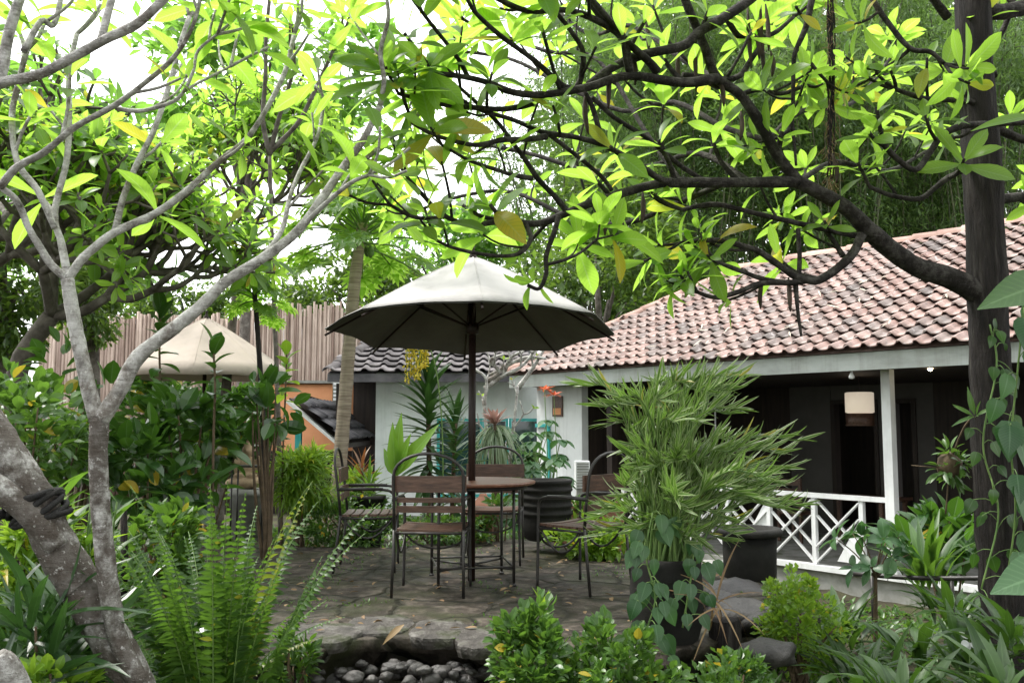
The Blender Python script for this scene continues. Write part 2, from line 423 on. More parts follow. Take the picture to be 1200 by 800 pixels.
class MB:
    def __init__(s):
        s.v, s.t, s.u, s.loops, s.sizes, s.n, s.mi = [], [], [], [], [], 0, []

    def add(s, V, F, tint=(0.0, 0.0), uv=None, mi=0):
        V = np.asarray(V, float).reshape(-1, 3)
        n = len(V)
        t = np.zeros((n, 2))
        t[:] = tint
        s.v.append(V)
        s.t.append(t)
        s.u.append(np.zeros((n, 2)) if uv is None else np.asarray(uv, float))
        if isinstance(F, np.ndarray):
            s.loops.append((F + s.n).ravel())
            s.sizes.append(np.full(len(F), F.shape[1]))
            s.mi.append(np.full(len(F), mi))
        else:
            s.loops.append(np.array([i for f in F for i in f], int) + s.n)
            s.sizes.append(np.array([len(f) for f in F]))
            s.mi.append(np.full(len(F), mi))
        s.n += n
        return s

    def hexa(s, c, **k):
        """eight corners: bottom ring then top ring, counter-clockwise seen from above"""
        return s.add(c, [(3, 2, 1, 0), (4, 5, 6, 7), (0, 1, 5, 4), (1, 2, 6, 5), (2, 3, 7, 6), (3, 0, 4, 7)], **k)

    def box(s, lo, hi, mat=None, **k):
        x0, y0, z0 = lo
        x1, y1, z1 = hi
        c = [(x0, y0, z0), (x1, y0, z0), (x1, y1, z0), (x0, y1, z0), (x0, y0, z1), (x1, y0, z1), (x1, y1, z1), (x0, y1, z1)]
        if mat is not None:
            c = [mat @ Vector(p) for p in c]
        return s.hexa([tuple(p) for p in c], **k)

    def bar(s, a, b, w, h, up=(0, 0, 1), **k):
        a, b = Vector(a), Vector(b)
        d = (b - a).normalized()
        x = d.cross(Vector(up))
        if x.length < 1e-4:
            x = d.cross(Vector((1, 0, 0)))
        x = x.normalized() * (w / 2)
        y = x.cross(d).normalized() * (h / 2)
        c = [a - x - y, a + x - y, b + x - y, b - x - y, a - x + y, a + x + y, b + x + y, b - x + y]
        return s.hexa([tuple(p) for p in c], **k)

    def tube(s, pts, rad, sides=8, cap=True, wob=0.0, **k):
        P = np.array([tuple(p) for p in pts], float)
        n = len(P)
        rad = np.broadcast_to(np.asarray(rad, float), (n,)).copy()
        T = np.gradient(P, axis=0)
        T /= np.linalg.norm(T, axis=1)[:, None] + 1e-12
        a = np.array([0, 0, 1.0]) if abs(T[0, 2]) < 0.9 else np.array([1.0, 0, 0])
        x = np.cross(T[0], a)
        x /= np.linalg.norm(x)
        ang = np.linspace(0, 2 * math.pi, sides, endpoint=False)
        V = np.zeros((n, sides, 3))
        for i in range(n):
            x = x - T[i] * np.dot(x, T[i])
            x /= np.linalg.norm(x) + 1e-12
            y = np.cross(T[i], x)
            rr = rad[i] * (1 + (RNG.uniform(-wob, wob, sides) if wob else 0))
            V[i] = P[i] + (np.cos(ang) * rr)[:, None] * x + (np.sin(ang) * rr)[:, None] * y
        F = []
        for i in range(n - 1):
            for j in range(sides):
                jj = (j + 1) % sides
                F.append((i * sides + j, i * sides + jj, (i + 1) * sides + jj, (i + 1) * sides + j))
        if cap:
            F.append(tuple(range(sides - 1, -1, -1)))
            F.append(tuple((n - 1) * sides + j for j in range(sides)))
        return s.add(V.reshape(-1, 3), F, **k)

    def lathe(s, prof, c=(0, 0, 0), sides=24, cap=True, wob=0.0, **k):
        ang = np.linspace(0, 2 * math.pi, sides, endpoint=False)
        V = []
        w_ = 1 + (RNG.uniform(-wob, wob, sides) if wob else 0)
        for r, z in prof:
            for j, a_ in enumerate(ang):
                q = r * (w_[j] if wob else 1)
                V.append((c[0] + q * math.cos(a_), c[1] + q * math.sin(a_), c[2] + z))
        F = []
        n = len(prof)
        for i in range(n - 1):
            for j in range(sides):
                jj = (j + 1) % sides
                F.append((i * sides + j, i * sides + jj, (i + 1) * sides + jj, (i + 1) * sides + j))
        if cap:
            F.append(tuple(range(sides - 1, -1, -1)))
            F.append(tuple((n - 1) * sides + j for j in range(sides)))
        return s.add(V, F, **k)

    def build(s, name, mats, parent=None, smooth=False, loc=None, local=False):
        V = np.concatenate(s.v)
        o_ = np.zeros(3)
        if parent is not None and not local:
            o_ = np.array(ORG.get(parent.name, (0, 0, 0)))
        elif loc is not None and not local:
            o_ = np.array(tuple(loc), float)
        V = V - o_
        me = bpy.data.meshes.new(name)
        L = np.concatenate(s.loops).astype(np.int32)
        Z = np.concatenate(s.sizes).astype(np.int32)
        me.vertices.add(len(V))
        me.vertices.foreach_set('co', V.astype(np.float32).ravel())
        me.loops.add(len(L))
        me.loops.foreach_set('vertex_index', L)
        me.polygons.add(len(Z))
        st = np.zeros(len(Z), np.int32)
        st[1:] = np.cumsum(Z)[:-1]
        me.polygons.foreach_set('loop_start', st)
        me.polygons.foreach_set('loop_total', Z)
        if not isinstance(mats, (list, tuple)):
            mats = [mats]
        for m in mats:
            me.materials.append(m)
        if len(mats) > 1:
            me.polygons.foreach_set('material_index', np.concatenate(s.mi).astype(np.int32))
        me.polygons.foreach_set('use_smooth', np.full(len(Z), smooth))
        T = np.concatenate(s.t)
        ca = me.attributes.new('tint', 'FLOAT_COLOR', 'POINT')
        c4 = np.ones((len(V), 4), np.float32)
        c4[:, 0], c4[:, 1], c4[:, 2] = T[:, 0], T[:, 1], 0
        ca.data.foreach_set('color', c4.ravel())
        U = np.concatenate(s.u)
        if U.any():
            ul = me.uv_layers.new(name='leaf')
            ul.data.foreach_set('uv', U[L].astype(np.float32).ravel())
        me.update(calc_edges=True)
        me.validate()
        o = bpy.data.objects.new(name, me)
        COL.objects.link(o)
        if parent is not None:
            o.parent = parent
            ORG[o.name] = tuple(o_)
        elif loc is not None:
            o.location = tuple(loc)
            ORG[o.name] = tuple(loc)
        return o


def tag(o, label=None, cat=None, group=None, kind=None):
    for k, v in (('label', label), ('category', cat), ('group', group), ('kind', kind)):
        if v:
            o[k] = v
    return o


def thing(name, label, cat, loc=(0, 0, 0), group=None, rz=0.0):
    o = bpy.data.objects.new(name, None)
    o.empty_display_size = 0.1
    COL.objects.link(o)
    o.location = tuple(loc)
    o.rotation_euler.z = rz
    ORG[o.name] = tuple(loc)
    return tag(o, label, cat, group)


def copy_tree(o, parent=None):
    c = o.copy()
    COL.objects.link(c)
    if parent is not None:
        c.parent = parent
    for ch in list(o.children):
        copy_tree(ch, c)
    return c


def spline(pts, per=4):
    P = [Vector(p) for p in pts]
    if len(P) < 3:
        return P
    Q = [P[0] * 2 - P[1]] + P + [P[-1] * 2 - P[-2]]
    out = []
    for i in range(1, len(Q) - 2):
        a, b, c, d = Q[i - 1], Q[i], Q[i + 1], Q[i + 2]
        for k in range(per):
            t = k / per
            out.append(0.5 * ((2 * b) + (c - a) * t + (2 * a - 5 * b + 4 * c - d) * t * t + (3 * b - a - 3 * c + d) * t ** 3))
    out.append(P[-1])
    return out


# ------------------------------------------------------------------ leaves
def tpl(rows, wfun, fold=0.3, cols=3):
    ts = np.linspace(0, 1, rows)
    us = np.linspace(-1, 1, cols)
    V, U = [], []
    for t in ts:
        w_ = wfun(t)
        for u in us:
            V.append((u * w_, t, abs(u) * w_ * fold))
            U.append((u * 0.5 + 0.5, t))
    F = []
    for i in range(rows - 1):
        for j in range(cols - 1):
            a = i * cols + j
            F.append((a, a + 1, a + cols + 1, a + cols))
    return np.array(V), np.array(U), np.array(F)


T_PLUM = tpl(8, lambda t: max(0.03, math.sin(math.pi * min(1, t ** 1.35 * 0.97 + 0.03)) ** 0.8), 0.25)
T_OVAL = tpl(6, lambda t: max(0.03, math.sin(math.pi * (t * 0.96 + 0.04)) ** 0.75), 0.3)
T_STRAP = tpl(7, lambda t: (0.55 + 0.45 * min(1, t * 4)) * max(0.03, (1 - t ** 4)), 0.35)
T_LANCE = tpl(5, lambda t: max(0.04, math.sin(math.pi * (t ** 0.75 * 0.97 + 0.03))), 0.3)
T_TINY = tpl(3, lambda t: (0.12, 1.0, 0.05)[int(round(t * 2))], 0.3, 3)
T_DIAM = (np.array([(0, 0, 0), (1, .45, 0), (0, 1, 0), (-1, .45, 0)], float), np.array([(.5, 0), (1, .5), (.5, 1), (0, .5)]), np.array([(0, 1, 2, 3)]))
T_HEART = tpl(7, lambda t: (0.5, 0.92, 1.0, 0.86, 0.62, 0.33, 0.03)[int(round(t * 6))], 0.15)


def nrm(a):
    return a / (np.linalg.norm(a, axis=-1, keepdims=True) + 1e-12)


def leaves(mb, P, D, N, L, W, T, bend=0.2, t0=None, t1=None):
    """P base points, D directions, N upper-side hints, L lengths, W half-widths"""
    P = np.asarray(P, float).reshape(-1, 3)
    n = len(P)
    if n == 0:
        return
    D = nrm(np.broadcast_to(np.asarray(D, float), (n, 3)))
    N = np.broadcast_to(np.asarray(N, float), (n, 3)) + RNG.normal(0, 1e-3, (n, 3))
    L = np.broadcast_to(np.asarray(L, float), (n,))
    W = np.broadcast_to(np.asarray(W, float), (n,))
    B = np.broadcast_to(np.asarray(bend, float), (n,))
    X = nrm(np.cross(D, N))
    Z = np.cross(X, D)
    V0, U, F = T
    lx = V0[None, :, 0] * W[:, None]
    ly = V0[None, :, 1] * L[:, None] * (1 - 0.25 * np.abs(B)[:, None] * V0[None, :, 1])
    lz = V0[None, :, 2] * W[:, None] - B[:, None] * L[:, None] * V0[None, :, 1] ** 2
    V = P[:, None, :] + lx[..., None] * X[:, None, :] + ly[..., None] * D[:, None, :] + lz[..., None] * Z[:, None, :]
    m = V0.shape[0]
    FF = (F[None] + (np.arange(n) * m)[:, None, None]).reshape(-1, F.shape[1])
    tt = np.zeros((n, m, 2))
    tt[..., 0] = (RNG.uniform(0, 1, n) if t0 is None else np.broadcast_to(t0, (n,)))[:, None]
    tt[..., 1] = (np.zeros(n) if t1 is None else np.broadcast_to(t1, (n,)))[:, None]
    mb.add(V.reshape(-1, 3), FF, tint=tt.reshape(-1, 2), uv=np.tile(U, (n, 1)))


def basis(d):
    d = Vector(d).normalized()
    a = d.cross(Vector((0, 0, 1)))
    if a.length < 0.05:
        a = d.cross(Vector((1, 0, 0)))
    a.normalize()
    return a, d.cross(a).normalized(), d


def whorl(mb, p, d, n, L, wr=0.16, ang=(30, 95), T=T_PLUM, bend=(0.05, 0.3), yel=0.05, step=0.0):
    a, b, d = basis(d)
    ph = random.uniform(0, 6.28)
    P, D, N, LL, BB, Y = [], [], [], [], [], []
    for i in range(n):
        az = ph + i * 2.4 + random.uniform(-0.25, 0.25)
        f = (i + 0.5) / n
        el = R(ang[0] + (ang[1] - ang[0]) * f + random.uniform(-9, 9))
        out = a * math.cos(az) + b * math.sin(az)
        dd = d * math.cos(el) + out * math.sin(el)
        up = d * math.sin(el) - out * math.cos(el)
        P.append(Vector(p) - d * (step * f) + out * 0.01)
        D.append(dd)
        N.append(up)
        LL.append(L * random.uniform(0.55, 1.15) * (0.65 + 0.35 * min(1, f * 2.5)))
        BB.append(random.uniform(*bend))
        Y.append(random.uniform(0.5, 1.0) if random.random() < yel * (0.4 + 1.2 * f) else 0.0)
    LL = np.array(LL)
    leaves(mb, [tuple(x) for x in P], [tuple(x) for x in D], [tuple(x) for x in N], LL, LL * wr * RNG.uniform(.78, 1.18, n), T, np.array(BB), None, np.array(Y))


def blob(n, c, r, clumps=14, cs=0.36, shell=0.45, flat=0.0):
    """points and outward directions of an uneven clumped crown"""
    K = nrm(RNG.normal(size=(clumps, 3))) * (RNG.uniform(0.15, 1, (clumps, 1)) ** shell)
    if flat:
        K[:, 2] = np.where(K[:, 2] < -flat, -flat * RNG.uniform(0, 1, clumps), K[:, 2])
    sz = RNG.uniform(0.6, 1.25, clumps) * cs
    k = RNG.integers(0, clumps, n)
    q = nrm(RNG.normal(size=(n, 3)))
    X = K[k] + q * (RNG.uniform(0, 1, (n, 1)) ** 0.4) * sz[k][:, None]
    r = np.asarray(r, float)
    return np.asarray(tuple(c)) + X * r, nrm(q * 0.7 + nrm(K[k]) * 0.5), K * r + np.asarray(tuple(c))


def shrub(name, label, cat, base, c, r, n, L, wr, T, mat, stem_mat=None, clumps=14, cs=0.36, updir=0.35, group=None, yel=0.02, bend=0.2, nstem=9, stem_r=0.008, flat=0.6, parts=('foliage', 'stem'), crownlike=False):
    root = thing(name, label, cat, base, group)
    mb = MB()
    P, Q, K = blob(n, c, r, clumps, cs, flat=flat)
    D = nrm(Q + np.array([0, 0, updir]) + RNG.normal(0, 0.35, (n, 3)))
    N = nrm(RNG.normal(0, 0.45, (n, 3)) + np.array([0, 0, 1.0]))
    LL = L * RNG.uniform(0.6, 1.15, n)
    leaves(mb, P, D, N, LL, LL * wr, T, RNG.uniform(0, bend * 2, n), None, np.where(RNG.uniform(size=n) < yel, RNG.uniform(0.5, 1, n), 0))
    mb.build(parts[0], mat, root)
    if nstem:
        sb = MB()
        b = Vector(base)
        for k in K[:nstem]:
            e = Vector(k)
            m_ = (b + e) / 2 + Vector((random.uniform(-.15, .15) * r[0], random.uniform(-.15, .15) * r[1], 0.1 * r[2]))
            sb.tube(spline([b + Vector((random.uniform(-.05, .05), random.uniform(-.05, .05), -0.02)), m_, e], 4), np.linspace(stem_r * 1.6, stem_r * 0.5, 9), 6)
        sb.build(parts[1], stem_mat or M['brown_stem'], root, True)
    return root


# ================================================================== THE SETTING
def sm(a, b, x):
    t = max(0.0, min(1.0, (x - a) / (b - a)))
    return t * t * (3 - 2 * t)


def gz(x, y):
    """height of the soil"""
    z = -0.27
    z -= 0.62 * sm(1.2, 2.6, x) * sm(6.3, 8.6, y)
    z -= 0.22 * sm(11, 15, y) * (1 - sm(1.2, 2.6, x))
    z += 0.22 * sm(-1.3, -2.2, x) * (1 - sm(9, 13, y))
    return z


def ground():
    xs = np.concatenate([[-400, -150, -60, -30], np.arange(-18, 18.01, 0.3), [30, 60, 150, 400]])
    ys = np.concatenate([[-200, -60, -20, -8], np.arange(-3, 24.01, 0.3), [34, 60, 150, 600]])
    V = [(x, y, gz(x, y) + (0.05 * noise.noise(Vector((x * 1.3, y * 1.3, 0))) + 0.03 * noise.noise(Vector((x * 4, y * 4, 3))) if abs(x) < 19 and -4 < y < 25 else 0)) for y in ys for x in xs]
    nx = len(xs)
    F = np.array([(j * nx + i, j * nx + i + 1, (j + 1) * nx + i + 1, (j + 1) * nx + i) for j in range(len(ys) - 1) for i in range(nx - 1)])
    mb = MB()
    mb.add(V, F)
    tag(mb.build('ground', M['soil'], None, True), kind='structure')


ground()

# flagstone terrace: outline from its edges on the ground
TER_PX = [(330, 772), (385, 757), (430, 747), (500, 748), (560, 757), (640, 775), (740, 780), (830, 752), (872, 722), (905, 690), (850, 662), (790, 648), (700, 640), (650, 632), (590, 632), (520, 636), (450, 640), (380, 642), (300, 640), (215, 640), (170, 660), (165, 700), (220, 735), (280, 770)]
TER = [gp(x, y, 0.0) for x, y in TER_PX]


def terrace():
    ol = spline(TER + [TER[0]], 10)[:-1]
    n = len(ol)
    c = gp(560, 680, 0)
    rings = 56
    V = []
    for k in range(rings + 1):
        f = k / rings
        for j, p in enumerate(ol):
            q = c + (p - c) * f
            if k == rings:
                q += Vector((noise.noise(p * 5), noise.noise(p * 5 + Vector((9, 0, 0))), 0)) * 0.05
            z = 0.022 * noise.noise(Vector((q.x * 1.5, q.y * 1.5, 0))) + 0.010 * noise.noise(Vector((q.x * 6, q.y * 6, 5)))
            V.append((q.x, q.y, z - (0.012 if k == rings else 0)))
    F = [(k * n + j, k * n + (j + 1) % n, (k + 1) * n + (j + 1) % n, (k + 1) * n + j) for k in range(rings) for j in range(n)]
    b0 = len(V)
    for j in range(n):
        x, y, z = V[rings * n + j]
        q = Vector((x, y, 0))
        V.append((c.x + (x - c.x) * 0.985, c.y + (y - c.y) * 0.985, -0.085))
    for j in range(n):
        x, y, z = V[rings * n + j]
        V.append((c.x + (x - c.x) * 0.93, c.y + (y - c.y) * 0.93, -0.085))
    for j in range(n):
        x, y, z = V[rings * n + j]
        V.append((c.x + (x - c.x) * 0.93, c.y + (y - c.y) * 0.93, -1.0))
    for lv in range(3):
        a_ = rings * n if lv == 0 else b0 + (lv - 1) * n
        b_ = b0 + lv * n
        F += [(a_ + j, a_ + (j + 1) % n, b_ + (j + 1) % n, b_ + j) for j in range(n)]
    mb = MB()
    mb.add(V, F)
    tag(mb.build('terrace', M['paving'], None, True), kind='structure')


terrace()


def rock(mb, c, r, flat=0.6, seed=0, t=None):
    """one rounded irregular stone"""
    import bmesh
    bm = bmesh.new()
    bmesh.ops.create_icosphere(bm, subdivisions=3, radius=1)
    V = []
    o = Vector((seed * 7.1, seed * 3.3, 0))
    for v in bm.verts:
        k = 1 + 0.30 * noise.noise(v.co * 1.3 + o) + 0.14 * noise.noise(v.co * 3.5 + o) + .05 * noise.noise(v.co * 9 + o)
        p = v.co * k
        V.append((c[0] + p.x * r[0], c[1] + p.y * r[1], c[2] + p.z * r[2]))
    F = np.array([[v.index for v in f.verts] for f in bm.faces])
    bm.free()
    mb.add(V, F, tint=(random.random() if t is None else t, 0))


# edging slabs at the front step
for i, (x0, x1, y_, lab) in enumerate([(330, 412, 752, 'flat grey edging slab beside the fern at the step'),
                                       (405, 478, 741, 'pale worn edging slab over the middle of the step'),
                                       (480, 545, 745, 'long cracked edging slab overhanging the pebbles'),
                                       (536, 590, 758, 'low edging slab half under the leafy hedge bush')]):
    a, b = gp(x0, y_ + (3 if i == 2 else 0), 0.0), gp(x1, y_, 0.0)
    c = (a + b) / 2
    L_ = (b - a).length
    mb = MB()
    nn, V = 44, []
    sd = Vector((i * 4.7, 2.2, 0))
    lev = [(0.0, .012), (.55, .014), (.90, .012), (.985, .004), (1.0, -.010), (.985, -.030), (.93, -.055), (.6, -.062), (0.0, -.062)]
    for f, z in lev:
        for k in range(nn):
            an = 2 * math.pi * k / nn
            d = Vector((math.cos(an), math.sin(an), 0))
            rr = 1 / max(abs(d.x) ** 3.2 + abs(d.y) ** 3.2, 1e-6) ** (1 / 3.2)
            rr *= 1 + .16 * noise.noise(d * 1.6 + sd) + .07 * noise.noise(d * 5 + sd) + .03 * noise.noise(d * 14 + sd + Vector((0, 0, z * 30)))
            p = Vector((d.x * rr * L_ * .53 * f, d.y * rr * .23 * f, 0))
            V.append((c.x + p.x, c.y + .15 + p.y, z + .008 + .010 * noise.noise(p * 7 + sd) + .006 * noise.noise(p * 22 + sd)))
    mb.add(V, [(q * nn + k, q * nn + (k + 1) % nn, (q + 1) * nn + (k + 1) % nn, (q + 1) * nn + k) for q in range(len(lev) - 1) for k in range(nn)])
    o = mb.build('edging_stone', M['slab'], None, False, loc=(c.x, c.y + 0.15, -0.06))
    tag(o, lab, 'stone', 'slabs along the terrace step')

mb = MB()
for i in range(150):
    px = random.uniform(335, 600)
    p = gp(px, 752, 0)
    r_ = random.uniform(0.018, 0.045)
    rock(mb, (p.x, p.y + random.uniform(-0.10, 0.08), random.uniform(-0.26, -0.12)), (r_ * random.uniform(.9, 1.5), r_, r_ * .8), seed=i, t=random.random())
tag(mb.build('pebbles', M['stone'], None, True), 'rounded grey pebbles packed under the terrace step', 'pebbles', kind='stuff')

for i, (px, py, Y, r_, lab) in enumerate([(870, 712, 5.5, 0.15, 'dark round boulder at the terrace corner behind the potted bush'), (838, 700, 5.7, 0.12, 'pale brown boulder beside the cane pot'),
                                      (905, 722, 5.3, 0.13, 'black wet boulder under the small-leaved bush'), (862, 690, 6.4, 0.2, 'broad pinkish stone in front of the dark stump pot'), (900, 755, 4.6, 0.1, 'small boulder below the small-leaved bush')]):
    p = at(px, py, Y)
    mb = MB()
    rock(mb, (p.x, p.y, p.z - r_ * 0.4), (r_ * 1.4, r_ * 1.1, r_ * 0.7), seed=i + 20, t=0.3 + 0.12 * i)
    tag(mb.build('boulder', M['stone'], None, True, loc=(p.x, p.y, p.z - r_)), lab, 'stone', 'boulders at the terrace edge')

# ================================================================== VERANDAH HOUSE
HP, HU, HN = Vector((4.4, 10.5, 0)), Vector((-0.625, 0.7806, 0)), Vector((0.7806, 0.625, 0))


def H(a, b, z):
    return HP + HU * a + HN * b + Vector((0, 0, z))


def hbox(mb, a0, a1, b0, b1, z0, z1, **k):
    # a runs to the left, b inwards
    c = [H(a1, b0, z0), H(a0, b0, z0), H(a0, b1, z0), H(a1, b1, z0), H(a1, b0, z1), H(a0, b0, z1), H(a0, b1, z1), H(a1, b1, z1)]
    mb.hexa([tuple(p) for p in c], **k)


def tile_plane(mb, O, U, Sd, LU, LS, tw, tl, clip=None, amp=0.03, jit=1.0):
    O, U, Sd = Vector(O), Vector(U).normalized(), Vector(Sd).normalized()
    Nn = U.cross(Sd).normalized()
    if Nn.z < 0:
        Nn = -Nn
    prof = []
    for i in range(8):
        t = i / 7
        h = amp * (math.sin(math.pi * min(1, t / 0.42)) if t < 0.42 else -0.22 * math.sin(math.pi * (t - 0.42) / 0.58))
        prof.append((t, h))
    rows = int(LS / tl) + 1
    cols = int(LU / tw) + 1
    for r_ in range(rows):
        for c_ in range(cols):
            u0 = c_ * tw + (0.0) + random.uniform(-.006, .006) * jit
            s0 = r_ * tl + random.uniform(-.012, .012) * jit
            if clip and not clip(u0 + tw / 2, s0 + tl / 2):
                continue
            if s0 > LS - tl * 0.5 or u0 > LU - tw * .5:
                continue
            yaw = random.uniform(-.03, .03) * jit
            lift = random.uniform(0, .008) * jit
            V = []
            for (sv, hh) in ((0.0, 0.022), (0.0, 0.036), (tl * 0.55, 0.016), (tl * 1.10, -0.014)):
                for (t, h) in prof:
                    p = O + U * (u0 + t * tw * 1.04 + yaw * sv) + Sd * (s0 + sv - yaw * t * tw) + Nn * (h + 0.026 + hh + lift * (1 - sv / tl))
                    V.append(tuple(p))
            F = [(i * 8 + j, i * 8 + j + 1, (i + 1) * 8 + j + 1, (i + 1) * 8 + j) for i in range(3) for j in range(7)]
            mb.add(V, F, tint=(random.random() ** 1.6, 0))


def ridge_caps(mb, A, B, r=0.09, L=0.36):
    A, B = Vector(A), Vector(B)
    d = (B - A)
    n = max(1, int(d.length / L))
    d.normalize()
    x = d.cross(Vector((0, 0, 1))).normalized()
    y = x.cross(d).normalized()
    st = (B - A) / n
    for i in range(n):
        p0 = A + st * i - d * 0.02
        V = []
        jj = Vector((random.uniform(-.008, .008), random.uniform(-.008, .008), random.uniform(-.006, .01)))
        for k_, (q, rr) in enumerate(((p0, r * 0.9), (p0, r * 1.12), (p0 + st * 1.05, r * 0.95))):
            for j in range(9):
                an = math.pi * j / 8
                V.append(tuple(q + jj + x * (math.cos(an) * rr) + y * (math.sin(an) * rr * 0.85 - 0.02)))
        F = [(i_ * 9 + j, i_ * 9 + j + 1, (i_ + 1) * 9 + j + 1, (i_ + 1) * 9 + j) for i_ in range(2) for j in range(8)]
        mb.add(V, F, tint=(random.random(), 0))


house = thing('verandah_house', 'white verandah house under a hipped red tile roof with open dark porch', 'house', H(0, 0, -0.95))
EA0, EA1, EB, EZ = -6.5, 6.54, -0.55, 1.985
RA1, RB, RZ = 4.34, 3.0, 3.86
# slab and plinth
mb = MB()
hbox(mb, -6.4, 6.4, 0.0, 6.0, -0.98, -0.64)
mb.build('plinth', M['concrete'], house)
mb = MB()
hbox(mb, 0.062, 1.78, -0.06, 0.06, -0.637, -0.57)
hbox(mb, -6.3, -0.06, -0.06, 0.06, -0.637, -0.57)
mb.build('sill_beam', M['white_paint'], house)
# posts
for a_ in (0.0, 4.55, -3.6):
    mb = MB()
    hbox(mb, a_ - .055, a_ + .055, -.055, .055, -0.638, 1.788)
    p_ = mb.build('post', M['white_paint'] if a_ < 2 else M['brown_wood'], house)
# head beam (soffit and fascia)
mb = MB()
hbox(mb, EA0 + .02, EA1 - .05, -0.50, -0.455, 1.765, 1.968)
mb.build('fascia_board', M['grey_paint'], house)
mb = MB()
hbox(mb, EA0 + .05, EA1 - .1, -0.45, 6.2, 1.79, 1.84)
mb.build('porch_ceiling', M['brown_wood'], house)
# roof deck under the tiles
dk = MB()
e0, e1 = H(EA0, EB + .02, EZ - .01), H(EA1 - .02, EB + .02, EZ - .01)
r0, r1 = H(EA0, RB, RZ - .02), H(RA1, RB, RZ - .02)
k0, k1 = H(EA0, 6.55, EZ - .01), H(EA1 - .02, 6.55, EZ - .01)
dk.add([tuple(p) for p in (e0, e1, r1, r0, k0, k1)], [(0, 3, 2, 1), (1, 2, 5), (3, 4, 5, 2), (0, 4, 3)])
roof = dk.build('roof', M['terracotta'], house)
tb = MB()
slope = Vector(H(0, RB, RZ)) - Vector(H(0, EB, EZ))
LS = slope.length
hipk = (EA1 - RA1) / LS
tile_plane(tb, H(EA1, EB - .04, EZ - .015), -HU, slope, EA1 - EA0, LS, 0.205, 0.255, lambda u, s: u > hipk * s - 0.02, amp=0.045)
hs_ = Vector(H(RA1, RB, RZ)) - Vector(H(EA1, RB, EZ))
hl = hs_.length
tile_plane(tb, H(EA1, EB, EZ), HN, hs_, 6.55 - EB, hl, 0.205, 0.255, lambda u, s: (RB - EB) * s / hl < u < (6.55 - EB) - (6.55 - RB) * s / hl, amp=0.034)
tb.build('roof_tiles', M['terracotta'], roof, True)
rc = MB()
ridge_caps(rc, H(EA1 + .02, EB - .02, EZ + .05), H(RA1, RB, RZ + .05), 0.10)
ridge_caps(rc, H(RA1, RB, RZ + .05), H(EA0, RB, RZ + .05), 0.11)
rc.build('ridge_cap', M['ridge'], roof, True)
# walls: street side wing, back wall of the porch, ends
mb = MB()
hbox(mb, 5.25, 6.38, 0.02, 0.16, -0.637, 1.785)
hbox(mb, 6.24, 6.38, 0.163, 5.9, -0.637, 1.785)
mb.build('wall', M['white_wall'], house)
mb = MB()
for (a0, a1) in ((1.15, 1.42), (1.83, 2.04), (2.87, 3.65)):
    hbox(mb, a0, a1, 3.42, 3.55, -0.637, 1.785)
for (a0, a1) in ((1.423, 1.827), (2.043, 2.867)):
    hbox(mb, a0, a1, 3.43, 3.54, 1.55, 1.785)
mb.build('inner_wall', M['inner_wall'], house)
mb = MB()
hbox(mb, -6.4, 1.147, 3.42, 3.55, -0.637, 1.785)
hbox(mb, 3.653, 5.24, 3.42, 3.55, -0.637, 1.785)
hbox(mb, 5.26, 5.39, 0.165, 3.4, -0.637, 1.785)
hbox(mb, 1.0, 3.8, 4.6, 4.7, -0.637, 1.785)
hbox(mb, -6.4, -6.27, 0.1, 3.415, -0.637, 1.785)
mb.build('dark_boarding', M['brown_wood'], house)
for a0, a1 in ((1.423, 1.827), (2.043, 2.867)):
    mb = MB()
    hbox(mb, a0, a0 + .07, 3.40, 3.56, -0.637, 1.548)
    hbox(mb, a1 - .07, a1, 3.40, 3.56, -0.637, 1.548)
    hbox(mb, a0 + .072, a1 - .072, 3.40, 3.56, 1.48, 1.547)
    mb.build('door_frame', M['brown_wood'], house)
# small window on the wing, teal frame
mb = MB()
hbox(mb, 5.70, 5.95, -0.005, 0.018, 1.28, 1.62)
wf = mb.build('window', M['slat_wood'], house)
mb = MB()
hbox(mb, 5.73, 5.92, -0.012, -0.007, 1.31, 1.42)
mb.build('pane', M['orange_wall'], wf)
mb = MB()
hbox(mb, 6.02, 6.07, -0.03, 0.017, -0.2, 1.1)
hbox(mb, 6.02, 6.37, -0.028, 0.015, 1.103, 1.16)
mb.build('window_frame', M['teal_paint'], house)
# railing: doubled crossed bars between posts
rl = MB()
RT0, RT1, RB0 = 0.245, 0.30, -0.565
hbox(rl, 0.058, 4.49, -0.045, 0.045, RT0, RT1)
vert = [0.38, 1.02, 1.68, 2.34, 3.0, 3.66, 4.3]
for v_ in vert:
    hbox(rl, v_ - .028, v_ + .028, -0.03, 0.03, RB0, RT0 - .002)
rail = rl.build('railing', M['white_paint'], house)
rb = MB()
for i in range(len(vert) - 1):
    a0, a1 = vert[i] + .03, vert[i + 1] - .03
    for k_, off in enumerate((0.0, 0.19)):
        zt, zb = RT0 - .03 - off, RB0 + .22 - off + .0
        for s_, bb in ((0, -0.012), (1, 0.012)):
            aa, ab = (a0, a1) if s_ == 0 else (a1, a0)
            rb.bar(H(aa, bb, zt), H(ab, bb, max(zb, RB0 + .03)), 0.018, 0.05, up=tuple(HN))
rb.build('lattice', M['white_paint'], rail)
for (pa, pb, pc) in (((0.41, -0.50), (0.41, 0.02), (0.72, -0.50)), ((1.71, 0.2), (1.71, -0.35), (2.05, -0.35))):
    tp = MB()
    V = [tuple(H(a, b, z)) for b in (-.008, .008) for a, z in (pa, pb, pc)]
    tp.add(V, [(0, 1, 2), (5, 4, 3), (0, 3, 4, 1), (1, 4, 5, 2), (2, 5, 3, 0)])
    tp.build('infill_panel', M['white_paint'], rail)

